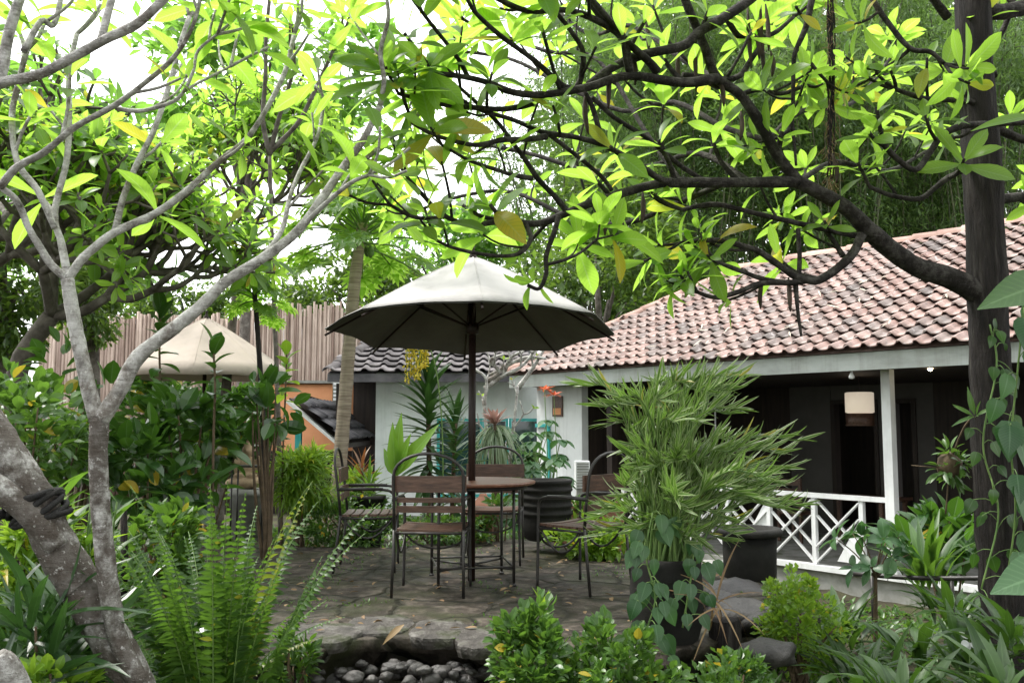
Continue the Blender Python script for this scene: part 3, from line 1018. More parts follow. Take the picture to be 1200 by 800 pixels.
# hanging lamp
lp = H(1.06, 1.2, 0)
lamp = thing('pendant_lamp', 'round rattan pendant lamp with white upper band hanging in the porch', 'lamp', (lp.x, lp.y, 1.79))
mb = MB()
mb.tube([(lp.x, lp.y, 1.789), (lp.x, lp.y, 1.55)], 0.006, 6)
mb.build('cord', M['black_rubber'], lamp)
mb = MB()
mb.lathe([(0.16, 1.30), (0.185, 1.31), (0.185, 1.57), (0.16, 1.58), (0.15, 1.57)], (lp.x, lp.y, 0), 24, cap=False)
mb.build('shade', M['lamp_shade'], lamp, True)
mb = MB()
mb.lathe([(0.17, 1.13), (0.18, 1.135), (0.182, 1.297), (0.165, 1.297), (0.165, 1.14)], (lp.x, lp.y, 0), 24, cap=False)
mb.lathe([(0.183, 1.13), (0.19, 1.14), (0.183, 1.152)], (lp.x, lp.y, 0), 24, cap=False)
mb.build('lower_band', M['slat_wood'], lamp, True)
bp = at(1090, 431, 10.35)
bl = thing('ceiling_bulb', 'small lit bulb glowing under the porch beam', 'lamp', tuple(bp))
mb = MB()
mb.lathe([(0.006, -0.035), (0.024, -0.02), (0.028, 0), (0.018, 0.022), (0.012, 0.03)], tuple(bp), 12)
mb.build('globe', M['bulb'], bl, True)
mb = MB()
mb.lathe([(0.014, 0.03), (0.016, 0.06), (0.02, 0.09)], tuple(bp), 10)
mb.build('holder', M['white_paint'], bl, True)
# bare white fitting beside the lamp
fp = at(998, 441, 10.4)
mb = MB()
mb.lathe([(0.004, -0.03), (0.03, -0.022), (0.035, 0.0), (0.02, 0.03), (0.015, 0.07)], tuple(fp), 14)
tag(mb.build('ceiling_fitting', M['white_paint'], None, True, loc=tuple(fp)), 'small unlit white fitting under the beam above the rattan lamp', 'light fitting')


# wooden furniture in the shade of the porch
def porch_chair(loc, rz, label):
    t = thing('porch_chair', label, 'chair', (0, 0, 0), 'dim chairs in the porch')
    mb = MB()
    mb.box((-.21, -.21, .42), (.21, .21, .46))
    mb.build('seat', M['slat_wood'], t)
    mb = MB()
    for z_ in (.58, .72, .86):
        mb.box((-.17, -.205, z_), (.17, -.185, z_ + .09))
    mb.build('backrest', M['slat_wood'], t)
    for sx in (-1, 1):
        for y0, z1 in ((-.195, .98), (.195, .419)):
            mb = MB()
            mb.box((sx * .19 - .02, y0 - .02, 0), (sx * .19 + .02, y0 + .02, z1 if z1 < .9 else z1))
            mb.build('leg', M['slat_wood'], t)
    t.location = loc
    t.rotation_euler.z = rz
    return t


tl_ = H(1.6, 2.2, -0.638)
dt = thing('porch_table', 'dim wooden dining table inside the dark porch', 'table', tuple(tl_))
mb = MB()
hbox(mb, 1.1, 2.3, 1.8, 2.6, 0.07, 0.11)
mb.build('tabletop', M['slat_wood'], dt)
for a_ in (1.16, 2.2):
    for b_ in (1.86, 2.5):
        mb = MB()
        hbox(mb, a_, a_ + .05, b_, b_ + .05, -0.637, 0.068)
        mb.build('leg', M['slat_wood'], dt)
porch_chair(tuple(H(2.75, 2.2, -0.638)), R(-50), 'dim wooden porch chair farther along the table, away from the post')


# air vent box by the porch door
vp = at(683, 556, 12.2)
ac = thing('outdoor_unit', 'small white louvred box beside the dark porch doorway', 'air unit', (vp.x, vp.y, vp.z - .26))
mb = MB()
mb.box((vp.x - .095, vp.y, vp.z - .18), (vp.x + .095, vp.y + .25, vp.z + .18))
mb.build('casing', M['white_paint'], ac)
mb = MB()
for i in range(9):
    mb.box((vp.x - .08, vp.y - .014, vp.z - .16 + i * .037), (vp.x + .08, vp.y - .002, vp.z - .137 + i * .037))
mb.build('louvre', M['concrete'], ac)
mb = MB()
mb.box((vp.x - .08, vp.y + .02, gz(vp.x, vp.y)), (vp.x + .08, vp.y + .2, vp.z - .182))
mb.build('stand', M['concrete'], ac)

# ================================================================== WHITE COTTAGE with grey roof (behind the umbrella)
def P_(px, py, Y):
    return at(px, py, Y)


CY = 16.6
cx0, cx1 = at(440, 500, CY).x, at(646, 500, CY).x
cz0 = gz(cx0, CY) - 0.05
cott = thing('garden_cottage', 'pale mint cottage with low grey tiled roof and turquoise windows', 'house', ((cx0 + cx1) / 2, CY, cz0))
zt = at(500, 434, CY).z
wx0, wx1 = at(512, 500, CY).x, at(640, 500, CY).x
wz0, wz1 = at(512, 582, CY).z, at(512, 490, CY).z
mb = MB()
mb.box((cx0, CY, cz0), (wx0, CY + .15, zt))
mb.box((wx1, CY, cz0), (cx1, CY + .15, zt))
mb.box((wx0 + .001, CY, wz1), (wx1 - .001, CY + .15, zt))
mb.box((wx0 + .001, CY, cz0), (wx1 - .001, CY + .15, wz0))
mb.box((cx0, CY + .152, cz0), (cx0 + .15, CY + 4, zt))
mb.build('wall', M['mint_wall'], cott)
mb = MB()
for i in range(6):
    mb.box((cx0 + .5, CY - .03, cz0 + .03 + i * .11), (wx1, CY - .003, cz0 + .125 + i * .11))
mb.build('plinth_boards', M['white_wall'], cott)
xs_ = [wx0, at(566, 500, CY).x, at(596, 500, CY).x, wx1]
for i in range(3):
    a0, a1 = xs_[i], xs_[i + 1]
    mb = MB()
    f_ = .055
    mb.box((a0 + .002, CY - .04, wz0 + .001), (a0 + f_, CY + .06, wz1 - .001))
    mb.box((a1 - f_, CY - .04, wz0 + .001), (a1 - .002, CY + .06, wz1 - .001))
    mb.box((a0 + f_ + .001, CY - .038, wz1 - f_), (a1 - f_ - .001, CY + .058, wz1 - .002))
    mb.box((a0 + f_ + .001, CY - .038, wz0 + .002), (a1 - f_ - .001, CY + .058, wz0 + f_))
    wf = mb.build('window', M['teal_paint'], cott)
    mb = MB()
    mb.box((a0 + f_ + .001, CY + .01, wz0 + f_ + .001), (a1 - f_ - .001, CY + .02, wz1 - f_ - .001))
    mb.build('pane', M['glass'], wf)
# roof
rx0, rx1 = at(384, 436, CY - .6).x, at(625, 436, CY - .6).x
ez = at(500, 437, CY - .6).z
dk = MB()
dk.add([(rx0, CY - .6, ez), (rx1, CY - .6, ez), (rx1, CY + 2.4, ez + 1.25), (rx0 + 1, CY + 2.4, ez + 1.25), (rx0, CY + 5.4, ez), (rx1, CY + 5.4, ez)],
       [(0, 1, 2, 3), (3, 2, 5, 4), (0, 3, 4), (1, 5, 2)])
dk.hexa([(rx0, CY - .62, ez - .16), (rx1, CY - .62, ez - .16), (rx1, CY - .58, ez - .16), (rx0, CY - .58, ez - .16), (rx0, CY - .62, ez - .012), (rx1, CY - .62, ez - .012), (rx1, CY - .58, ez - .012), (rx0, CY - .58, ez - .012)])
crf = dk.build('roof', M['dark_tile'], cott)
tb = MB()
csl = Vector((0, 3.0, 1.25))
tile_plane(tb, (rx0, CY - .66, ez - .01), (1, 0, 0), csl, rx1 - rx0, csl.length, 0.3, 0.3, lambda u, s: u > s * 1.0 / csl.length - .1, amp=0.045)
tb.build('roof_tiles', M['grey_tile'], crf, True)
rc = MB()
ridge_caps(rc, (rx0, CY - .62, ez + .05), (rx0 + 1, CY + 2.4, ez + 1.3), 0.1)
rc.build('ridge_cap', M['grey_tile'], crf, True)
# dark porch recess left of the wall
mb = MB()
px0 = at(405, 500, CY + .8).x
mb.box((px0, CY + 1.6, cz0), (cx0 - .002, CY + 1.7, zt))
mb.build('recess', M['brown_wood'], cott)
mb = MB()
mb.box((px0 + .02, CY - .3, cz0), (px0 + .12, CY - .2, ez - .17))
mb.build('post', M['brown_wood'], cott)

# ================================================================== ORANGE HOUSE and bamboo screen behind it
OY = 18.5
oz0 = gz(-3, OY)
orange = thing('orange_house', 'low orange plastered house below the bamboo screen', 'house', (at(370, 500, OY).x, OY, oz0))
mb = MB()
mb.box((at(318, 500, OY).x, OY, oz0), (at(446, 500, OY).x, OY + 1.2, at(400, 450, OY).z))
mb.build('wall', M['orange_wall'], orange)
mb = MB()
mb.box((at(316, 500, OY).x, OY - .1, at(400, 449, OY).z), (at(448, 500, OY).x, OY + 1.3, at(400, 446, OY).z))
mb.build('coping', M['concrete'], orange)
mb = MB()
A, B = at(352, 462, OY - .05), at(392, 474, OY - .05)
mb.bar(A, B, .05, .05, up=(0, 1, 0))
mb.build('pipe', M['brown_wood'], orange)
# grey meter box
mb = MB()
a_, b_ = at(390, 472, OY - .15), at(404, 445, OY - .15)
mb.box((a_.x, OY - .2, a_.z), (b_.x, OY - .003, b_.z))
mbx = mb.build('meter_box', M['concrete'], orange)
mb = MB()
for i in range(5):
    z_ = a_.z + .05 + i * (b_.z - a_.z - .08) / 5
    mb.box((a_.x + .02, OY - .215, z_), (b_.x - .02, OY - .203, z_ + .05))
mb.build('louvre', M['white_paint'], mbx)
# lean-to shed with white bargeboard
LY = 15.2
shed = thing('garden_shed', 'dark shed with slate roof and sloping white bargeboard', 'shed', (at(390, 560, LY).x, LY, gz(-3, LY)))
p0, p1 = at(338, 470, LY), at(402, 524, LY)
mb = MB()
mb.bar((p0.x, LY, p0.z), (p1.x, LY, p1.z), .05, .26, up=(0, 1, 0))
mb.build('bargeboard', M['white_paint'], shed)
mb = MB()
tile_plane(mb, (p1.x + .05, LY + 3.2, p1.z + .10), (0, -1, 0), (p0.x - p1.x, 0, p0.z - p1.z), 3.25, ((p0.x - p1.x) ** 2 + (p0.z - p1.z) ** 2) ** .5, .28, .28, amp=.04)
rf = mb.build('roof', M['dark_tile'], shed, True)
mb = MB()
mb.hexa([(p0.x, LY + .05, p0.z - .02), (p1.x, LY + .05, p1.z - .02), (p1.x, LY + 3.2, p1.z - .02), (p0.x, LY + 3.2, p0.z - .02), (p0.x, LY + .05, p0.z + .06), (p1.x, LY + .05, p1.z + .06), (p1.x, LY + 3.2, p1.z + .06), (p0.x, LY + 3.2, p0.z + .06)])
mb.build('roof_deck', M['brown_wood'], shed)
mb = MB()
g_ = gz(-3, LY)
mb.box((p0.x - 1.6, LY + 1.4, g_), (p1.x - .1, LY + 1.5, p1.z - .1))
mb.build('back_wall', M['brown_wood'], shed)
for xx in (p0.x + .1, p1.x - .2):
    mb = MB()
    mb.box((xx, LY + .1, g_), (xx + .1, LY + .2, (p0.z if xx < p0.x + .2 else p1.z) - .12))
    mb.build('post', M['teal_paint'] if xx < p0.x + .2 else M['brown_wood'], shed)

# bamboo screen: two runs
def screen(name, label, x0, x1, Y, ztop, zbot, w_, tilt=0.02):
    t = thing(name, label, 'fence', ((x0 + x1) / 2, Y, zbot), 'bamboo screens behind the garden')
    mb = MB()
    x = x0
    while x < x1:
        d = w_ * random.uniform(.8, 1.2)
        zt_ = ztop + random.uniform(-.12, .1)
        mb.tube([(x, Y + random.uniform(-.02, .02), zbot), (x + random.uniform(-tilt, tilt), Y + random.uniform(-.02, .02), zt_)], d * .5, 6, tint=(random.random(), 0))
        mb.tube([(x + d * .5, Y + .045, zbot), (x + d * .5, Y + .045, zt_ - random.uniform(.02, .2))], d * .5, 5, tint=(random.random(), 0))
        x += d * 1.0
    mb.build('slats', M['slat_bamboo'], t, True)
    mb = MB()
    for f in (.25, .6, .93):
        z = zbot + (ztop - zbot) * f
        mb.tube([(x0, Y + .07, z), (x1, Y + .07, z)], .035, 6)
    mb.build('rail', M['slat_bamboo'], t, True)


FY = 20.5
screen('bamboo_screen', 'tall pale bamboo screen standing above the orange house', at(286, 400, FY).x, at(470, 400, FY).x, FY, at(350, 358, FY).z, oz0, .055)
screen('bamboo_screen', 'shorter reddish bamboo screen behind the pale forked trunk', at(40, 400, FY).x, at(283, 400, FY).x, FY + .3, at(120, 368, FY).z, oz0, .075)

# ================================================================== UMBRELLAS, TABLE, CHAIRS
def umbrella(name, label, base, r, zr, zap, tilt, pole_r, canv, pole_mat, valance=0.0, group=None, rot=0.0, nr=8, underside=None):
    bx, by, bz = base
    t = thing(name, label, 'umbrella', base, group)
    mb = MB()
    mb.tube([(bx, by, bz + .002), (bx, by, zap - .03)], pole_r, 14)
    mb.build('pole', pole_mat, t, True)
    TM = Matrix.Translation((bx, by, zap)) @ Matrix.Rotation(tilt, 4, 'X') @ Matrix.Translation((-bx, -by, -zap))
    h = zap - zr
    seg, rings = 8, 9
    n = nr * seg
    V = []
    for k in range(rings + 1):
        f = k / rings
        for j in range(n):
            an = rot + 2 * math.pi * j / n
            u = (j % seg) / seg
            e = math.cos(math.pi / nr) / math.cos((u - .5) * 2 * math.pi / nr)      # straight edge between ribs
            e = 1 + (e - 1) * 0.9
            sag = math.sin(math.pi * u)
            rr = r * f * (e - .015 * sag * f)
            z = zap - h * (f ** 1.12) * 1.0 - .03 * sag * f * (1 - f) * 2 + .018 * sag * f ** 3 + .010 * f * noise.noise(Vector((math.cos(an) * rr * 5, math.sin(an) * rr * 5, bx)))
            V.append(tuple(TM @ Vector((bx + math.cos(an) * rr, by + math.sin(an) * rr, z))))
    F = [(k * n + j, k * n + (j + 1) % n, (k + 1) * n + (j + 1) % n, (k + 1) * n + j) for k in range(rings) for j in range(n)]
    lo = len(V)
    if valance:
        for j in range(n):
            p = TM.inverted() @ Vector(V[rings * n + j])
            V.append(tuple(TM @ Vector((bx + (p.x - bx) * 1.0, by + (p.y - by) * 1.0, p.z - valance))))
        F += [(rings * n + j, rings * n + (j + 1) % n, lo + (j + 1) % n, lo + j) for j in range(n)]
    mb = MB()
    mb.add(V, F)
    cn = mb.build('canopy', canv, t, True)
    V2 = [tuple(Vector(p) - Vector((0, 0, .008)) + (Vector((bx, by, p[2])) - Vector(p)) * .004) for p in V[:lo]]
    mb = MB()
    mb.add(V2, F[:rings * n])
    mb.build('underside', underside or canv, cn, True)
    so_ = cn.modifiers.new('thick', 'SOLIDIFY')
    so_.thickness = 0.004
    sm_ = MB()
    for i in range(nr):
        an = rot + 2 * math.pi * i / nr
        d = Vector((math.cos(an), math.sin(an), 0))
        sm_.tube([TM @ (Vector((bx, by, zap + .003)) + d * (r * f) + Vector((0, 0, -h * (f ** 1.12)))) for f in np.linspace(.02, 1.0, 12)], .0045, 5)
    sm_.build('seams', canv, cn, True)
    hub = Vector((bx, by, zap - h * .95))
    for i in range(nr):
        an = rot + 2 * math.pi * i / nr
        d = Vector((math.cos(an), math.sin(an), 0))
        pts = [TM @ (Vector((bx, by, zap - .035)) + d * (r * f) + Vector((0, 0, -h * (f ** 1.12) - .012))) for f in (0.03, .25, .5, .75, 1.0)]
        mb = MB()
        mb.tube(pts, .009, 6)
        rb_ = mb.build('rib', pole_mat, t, True)
        mb = MB()
        mb.tube([TM @ hub, pts[2] + Vector((0, 0, -.008))], .008, 6)
        mb.build('strut', pole_mat, rb_, True)
    mb = MB()
    c = TM @ hub
    mb.lathe([(pole_r + .003, -.05), (pole_r + .022, -.04), (pole_r + .022, .03), (pole_r + .003, .045)], tuple(c), 16)
    mb.build('hub', pole_mat, t, True)
    mb = MB()
    mb.lathe([(.03, -.03), (.035, 0), (.02, .03), (.012, .06), (.02, .075), (.004, .095)], (bx, by, zap), 14)
    mb.build('finial', pole_mat, t, True)
    return t


TX, TY = -0.30, 6.75
umbrella('garden_umbrella', 'large pale grey octagonal umbrella on a dark wood pole through the table', (TX, TY, 0.0), 1.09, 1.84, 2.42, R(-4.5), 0.028, M['canvas'], M['pole_wood'], rot=R(-90 + 6), underside=M['underside'])
U2 = at(242, 372, 11.2)
umbrella('garden_umbrella', 'beige umbrella farther off above the leafy shrubs by the screen', (U2.x, U2.y, gz(U2.x, U2.y)), 1.04, at(242, 434, 11.2).z - .02, U2.z, 0, 0.025, M['canvas_beige'], M['pole_wood'], valance=.09, rot=R(12))

table = thing('garden_table', 'round reddish wooden garden table on black iron legs under the grey umbrella', 'table', (TX, TY, 0))
mb = MB()
TZ = .735
mb.lathe([(0.05, TZ - .028), (.455, TZ - .028), (.472, TZ - .022), (.476, TZ - .010), (.472, TZ - .003), (.462, TZ)], (TX, TY, 0), 64, cap=False)
ang = np.linspace(0, 2 * math.pi, 64, endpoint=False)
V = [(TX + .462 * math.cos(a), TY + .462 * math.sin(a), TZ) for a in ang] + [(TX + .03 * math.cos(a), TY + .03 * math.sin(a), TZ) for a in ang]
mb.add(V, [(j, (j + 1) % 64, 64 + (j + 1) % 64, 64 + j) for j in range(64)])
mb.build('tabletop', M['table_wood'], table, False)
mb = MB()
mb.lathe([(.40, TZ - .055), (.415, TZ - .055), (.415, TZ - .03), (.40, TZ - .03)], (TX, TY, 0), 48, cap=False)
mb.build('apron_ring', M['iron'], table, True)
yw = R(10)
leg_pos = []
for sx, sy in ((-1, -1), (1, -1), (1, 1), (-1, 1)):
    x, y = .27 * sx, .27 * sy
    leg_pos.append((TX + x * math.cos(yw) - y * math.sin(yw), TY + x * math.sin(yw) + y * math.cos(yw)))
for x, y in leg_pos:
    mb = MB()
    mb.tube([(x, y, .004), (x, y, TZ - .029)], .011, 8)
    mb.lathe([(.02, 0.002), (.02, .012), (.012, .02)], (x, y, 0), 10)
    mb.build('leg', M['iron'], table, True)
mb = MB()
for i in range(4):
    a_, b_ = leg_pos[i], leg_pos[(i + 1) % 4]
    mb.tube([(a_[0], a_[1], .135), (b_[0], b_[1], .135)], .008, 6)
for i in range(4):
    a_ = leg_pos[i]
    d = Vector((a_[0] - TX, a_[1] - TY, 0)).normalized() * .03
    mb.tube([(TX + d.x, TY + d.y, .118), (a_[0], a_[1], .118)], .008, 6)
mb.build('stretcher', M['iron'], table, True)


def make_chair(label):
    """iron arm chair: arched back, wooden slats, curved brace under the seat; faces +y"""
    t = thing('garden_chair', label, 'chair', (0, 0, 0), 'iron and wood armchairs round the table')
    wd = .235
    # back hoop
    pts = [(-wd, -.215, .44), (-wd, -.235, .62), (-wd, -.26, .80)]
    for i in range(1, 12):
        an = math.pi * (1 - i / 12)
        pts.append((wd * math.cos(an), -.263 - .012 * math.sin(an), .80 + .15 * math.sin(an)))
    pts += [(wd, -.26, .80), (wd, -.235, .62), (wd, -.215, .44)]
    mb = MB()
    mb.tube(pts, .0105, 8)
    mb.build('back_hoop', M['iron'], t, True)
    for sx in (-1, 1):
        mb = MB()
        mb.tube([(sx * wd, -.215, .442), (sx * wd, -.235, .25), (sx * (wd + .005), -.265, .002)], .0105, 8)
        mb.build('leg', M['iron'], t, True)
        mb = MB()
        mb.tube(spline([(sx * (wd + .005), .205, .002), (sx * wd, .20, .30), (sx * wd, .195, .56), (sx * wd, .17, .622), (sx * wd, .10, .64)], 5), .0105, 8)
        mb.build('leg', M['iron'], t, True)
        mb = MB()
        mb.tube([(sx * wd, .11, .64), (sx * wd, -.06, .645), (sx * wd, -.245, .64)], .0135, 8)
        mb.build('armrest', M['iron'], t, True)
        mb = MB()
        pp = [(sx * (wd - .012), .19 - .20 * 2 * (i / 12) * .97, .415 - .15 * math.sin(math.pi * i / 12)) for i in range(13)]
        mb.tube(pp, .008, 6)
        mb.build('brace', M['iron'], t, True)
    mb = MB()
    mb.tube([(wd * math.cos(math.pi * i / 14), .192, .415 - .15 * math.sin(math.pi * i / 14)) for i in range(15)], .008, 6)
    mb.build('brace', M['iron'], t, True)
    mb = MB()
    for y in (-.21, .195):
        mb.tube([(-wd, y, .418), (wd, y, .418)], .009, 6)
    for x in (-wd, wd):
        mb.tube([(x, -.21, .418), (x, .195, .418)], .009, 6)
    mb.build('seat_frame', M['iron'], t, True)
    mb = MB()
    for i in range(6):
        y0 = -.205 + i * .071
        a, b = [], []
        for k in range(9):
            x = -wd + .016 + (2 * wd - .032) * k / 8
            zz = .432 - .010 * math.cos(math.pi * (k - 4) / 9) + (.004 if i == 5 else 0)
            a.append((x, zz))
        V = []
        for x, zz in a:
            V += [(x, y0, zz), (x, y0 + .058, zz), (x, y0 + .058, zz + .018), (x, y0, zz + .018)]
        F = [(k * 4 + j, k * 4 + (j + 1) % 4, (k + 1) * 4 + (j + 1) % 4, (k + 1) * 4 + j) for k in range(8) for j in range(4)]
        F += [(3, 2, 1, 0), (32, 33, 34, 35)]
        mb.add(V, F)
    mb.build('seat', M['slat_wood'], t)
    mb = MB()
    for z0, z1, hw, yb in ((.69, .80, .252, -.247), (.622, .655, .215, -.237), (.555, .60, .222, -.229)):
        V = []
        for k in range(9):
            x = -hw + 2 * hw * k / 8
            yy = yb - .016 + .030 * ((k - 4) / 4) ** 2 * .5
            V += [(x, yy - .009 + .026, z0), (x, yy + .009 + .026, z0), (x, yy + .007 + .026, z1), (x, yy - .011 + .026, z1)]
        F = [(k * 4 + j, k * 4 + (j + 1) % 4, (k + 1) * 4 + (j + 1) % 4, (k + 1) * 4 + j) for k in range(8) for j in range(4)]
        F += [(3, 2, 1, 0), (32, 33, 34, 35)]
        mb.add(V, F)
    mb.build('backrest', M['slat_wood'], t)
    return t


ch = make_chair('chair nearest the step with its slatted back turned to us')
ch.location = (-.545, 6.30, .006)
ch.rotation_euler.z = R(-3)
for loc, rz, lab in (((-1.13, 7.28, .006), -86, 'chair seen side-on beside the papaya trunk, facing the table'),
                     ((-.16, 7.62, .006), 176, 'chair behind the table facing us with arched back against the windows'),
                     ((.49, 6.44, .006), 47, 'chair beside the barrel planter with its seat turned away from the potted bush')):
    c = copy_tree(ch)
    c.location, c.rotation_euler.z, c['label'] = loc, R(rz), lab

# ================================================================== GARDEN ORNAMENTS AND POTS
# seated stone figure
sp = at(290, 560, 9.6)
st = thing('stone_statue', 'small ochre stone figure seated with a topknot among shrubs', 'statue', (sp.x, sp.y, gz(sp.x, sp.y)))
mb = MB()
g = gz(sp.x, sp.y)
zb = at(290, 572, 9.6).z
mb.lathe([(.17, g), (.17, zb - .08), (.2, zb - .07), (.2, zb - .005)], (sp.x, sp.y, 0), 20)
mb.build('pedestal', M['concrete'], st, True)
mb = MB()
S_ = .92


def prof_body(mb, items):
    for (cx, cy, cz, rx, ry, rz_) in items:
        V, F = [], []
        for i in range(9):
            th = math.pi * i / 8
            for j in range(14):
                ph = 2 * math.pi * j / 14
                V.append((sp.x + S_ * (cx + rx * math.sin(th) * math.cos(ph)), sp.y + S_ * (cy + ry * math.sin(th) * math.sin(ph)), zb + S_ * (cz + rz_ * math.cos(th))))
        for i in range(8):
            for j in range(14):
                F.append((i * 14 + j, (i + 1) * 14 + j, (i + 1) * 14 + (j + 1) % 14, i * 14 + (j + 1) % 14))
        mb.add(V, F)


prof_body(mb, [(0, 0, .07, .20, .15, .075), (-.13, -.08, .07, .10, .07, .055), (.13, -.08, .07, .10, .07, .055), (0, .02, .22, .115, .085, .15), (-.125, 0, .26, .038, .045, .12), (.125, 0, .26, .038, .045, .12),
               (-.07, -.09, .15, .07, .035, .035), (.07, -.09, .15, .07, .035, .035), (0, 0, .36, .04, .04, .05), (0, -.005, .44, .062, .066, .078), (-.06, 0, .435, .012, .02, .035), (.06, 0, .435, .012, .02, .035),
               (0, -.07, .435, .012, .016, .02), (0, .01, .495, .058, .06, .04), (0, .012, .545, .028, .028, .03)])
body = mb.build('body', M['statue_stone'], st, True)
rm = body.modifiers.new('merge', 'REMESH')
rm.mode = 'VOXEL'
rm.voxel_size = .012
# small black iron stand in front of the statue
ip = at(293, 560, 9.0)
istand = thing('iron_plant_stand', 'low black iron stand in front of the stone figure', 'stand', (ip.x, ip.y, gz(ip.x, ip.y)))
mb = MB()
zt_ = at(293, 547, 9.0).z
g = gz(ip.x, ip.y)
for dx, dy in ((-.15, -.1), (.15, -.1), (.15, .1), (-.15, .1)):
    mb = MB()
    mb.tube([(ip.x + dx, ip.y + dy, g), (ip.x + dx, ip.y + dy, zt_)], .009, 6)
    mb.build('leg', M['iron'], istand, True)
mb = MB()
mb.box((ip.x - .17, ip.y - .12, zt_ + .001), (ip.x + .17, ip.y + .12, zt_ + .02))
mb.build('shelf', M['iron'], istand)

# terracotta lantern
lpz = at(566, 617, 9.2)
lan = thing('clay_lantern', 'red clay garden lantern with pyramid roof behind the table legs', 'lantern', (lpz.x, lpz.y, gz(lpz.x, lpz.y)))
g = gz(lpz.x, lpz.y)
zb = at(566, 603, 9.2).z
zt_ = at(566, 578, 9.2).z
mb = MB()
mb.box((lpz.x - .1, lpz.y - .1, g), (lpz.x + .1, lpz.y + .1, zb))
lb = mb.build('body', M['clay'], lan)
mb = MB()
mb.box((lpz.x - .035, lpz.y - .106, zb - .16), (lpz.x + .035, lpz.y - .101, zb - .04))
mb.build('opening', M['black_rubber'], lb)
mb = MB()
c = [(lpz.x + dx * q, lpz.y + dy * q, z) for z, q in ((zb + .001, .17), (zb + .025, .175), (zt_ - .03, .045), (zt_, .03)) for dx, dy in ((-1, -1), (1, -1), (1, 1), (-1, 1))]
mb.add(c, [(k * 4 + j, k * 4 + (j + 1) % 4, (k + 1) * 4 + (j + 1) % 4, (k + 1) * 4 + j) for k in range(3) for j in range(4)] + [(3, 2, 1, 0), (12, 13, 14, 15)])
mb.build('roof', M['clay'], lan)

# barrel planter
bpz = at(640, 632, 8.25)
bar_ = thing('barrel_planter', 'dark round barrel planter with raised hoops behind the chairs', 'planter', (bpz.x, bpz.y, bpz.z))
mb = MB()
pr = [(.17, 0), (.205, .03), (.225, .12), (.23, .2)]
for z in (.22, .29, .36, .43):
    pr += [(.23, z), (.243, z + .012), (.243, z + .03), (.23, z + .042)]
pr += [(.228, .50), (.24, .51), (.24, .54), (.205, .54), (.2, .46), (.0, .46)]
mb.lathe(pr, tuple(bpz), 32, cap=False)
mb.build('tub', M['old_pot'], bar_, True)

# clay trough behind it
tp_ = at(690, 607, 8.9)
tr = thing('clay_trough', 'reddish clay trough planter behind the barrel planter', 'planter', (tp_.x, tp_.y, gz(tp_.x, tp_.y)))
mb = MB()
mb.box((tp_.x - .35, tp_.y - .12, gz(tp_.x, tp_.y)), (tp_.x + .35, tp_.y + .12, tp_.z + .10))
mb.build('trough', M['clay'], tr)
mb = MB()
mb.box((tp_.x - .37, tp_.y - .14, tp_.z + .102), (tp_.x + .37, tp_.y + .14, tp_.z + .15))
mb.build('rim', M['clay'], tr)

# stump pot on the verandah side
sp2 = at(879, 690, 6.9)
stp = thing('stump_pot', 'dark round stump pot with flat rim before the white railing', 'planter', (sp2.x, sp2.y, sp2.z))
mb = MB()
zt_ = at(879, 618, 6.9).z - sp2.z
mb.lathe([(.17, 0), (.19, .02), (.195, zt_ * .5), (.2, zt_ - .06)], tuple(sp2), 28, wob=.03)
mb.build('body', M['old_pot'], stp, True)
mb = MB()
mb.lathe([(.20, zt_ - .058), (.25, zt_ - .05), (.255, zt_ - .02), (.24, zt_), (.18, zt_), (.17, zt_ - .05), (.0, zt_ - .05)], tuple(sp2), 28, cap=False, wob=.02)
mb.build('rim', M['old_pot'], stp, True)
# concrete block beside it
cb = at(846, 668, 7.4)
mb = MB()
mb.box((cb.x - .14, cb.y - .12, gz(cb.x, cb.y)), (cb.x + .14, cb.y + .12, cb.z + .07))
o = mb.build('concrete_block', M['concrete'], None, loc=(cb.x, cb.y, gz(cb.x, cb.y)))
bv = o.modifiers.new('bevel', 'BEVEL')
bv.width = .015
tag(o, 'low grey concrete block between the stump pot and the cane bush', 'block')

# black iron pipe rail in the lower planting
pr_ = thing('pipe_rail', 'thin black pipe rail running through the orchid bed', 'rail', tuple(at(1100, 690, 6.0)))
mb = MB()
mb.tube(spline([at(1000, 672, 6.3), at(1080, 677, 6.0), at(1190, 676, 5.6), at(1290, 672, 5.3)], 4), .016, 8)
mb.build('top_pipe', M['iron'], pr_, True)
mb = MB()
for px, Y in ((1022, 6.2), (1115, 5.87), (1245, 5.45)):
    a_ = at(px, 674, Y)
    mb = MB()
    mb.tube([(a_.x, a_.y, gz(a_.x, a_.y) - .05), (a_.x, a_.y, a_.z)], .014, 8)
    mb.build('post', M['iron'], pr_, True)

# ================================================================== FRANGIPANI TREES
def traced(tb, pts, Y0, Y1, r0, r1, per=5, sides=8, bowl=0.0):
    """a limb through photo pixels, receding or approaching from depth Y0 to Y1; radii in pixels"""
    n = len(pts)
    L = [0.0]
    for i in range(1, n):
        L.append(L[-1] + math.hypot(pts[i][0] - pts[i - 1][0], pts[i][1] - pts[i - 1][1]))
    W = []
    for (x, y), l in zip(pts, L):
        f = l / L[-1]
        W.append(at(x, y, Y0 + (Y1 - Y0) * f + bowl * math.sin(math.pi * f)))
    sp_ = spline(W, per)
    m = len(sp_)
    rr = [(r0 + (r1 - r0) * (i / (m - 1)) ** .8) * (sp_[i].y / FPX) * (1 + .10 * noise.noise(sp_[i] * 9) + .06 * noise.noise(sp_[i] * 25)) for i in range(m)]
    tb.tube(sp_, rr, sides, wob=.04)
    return sp_, rr


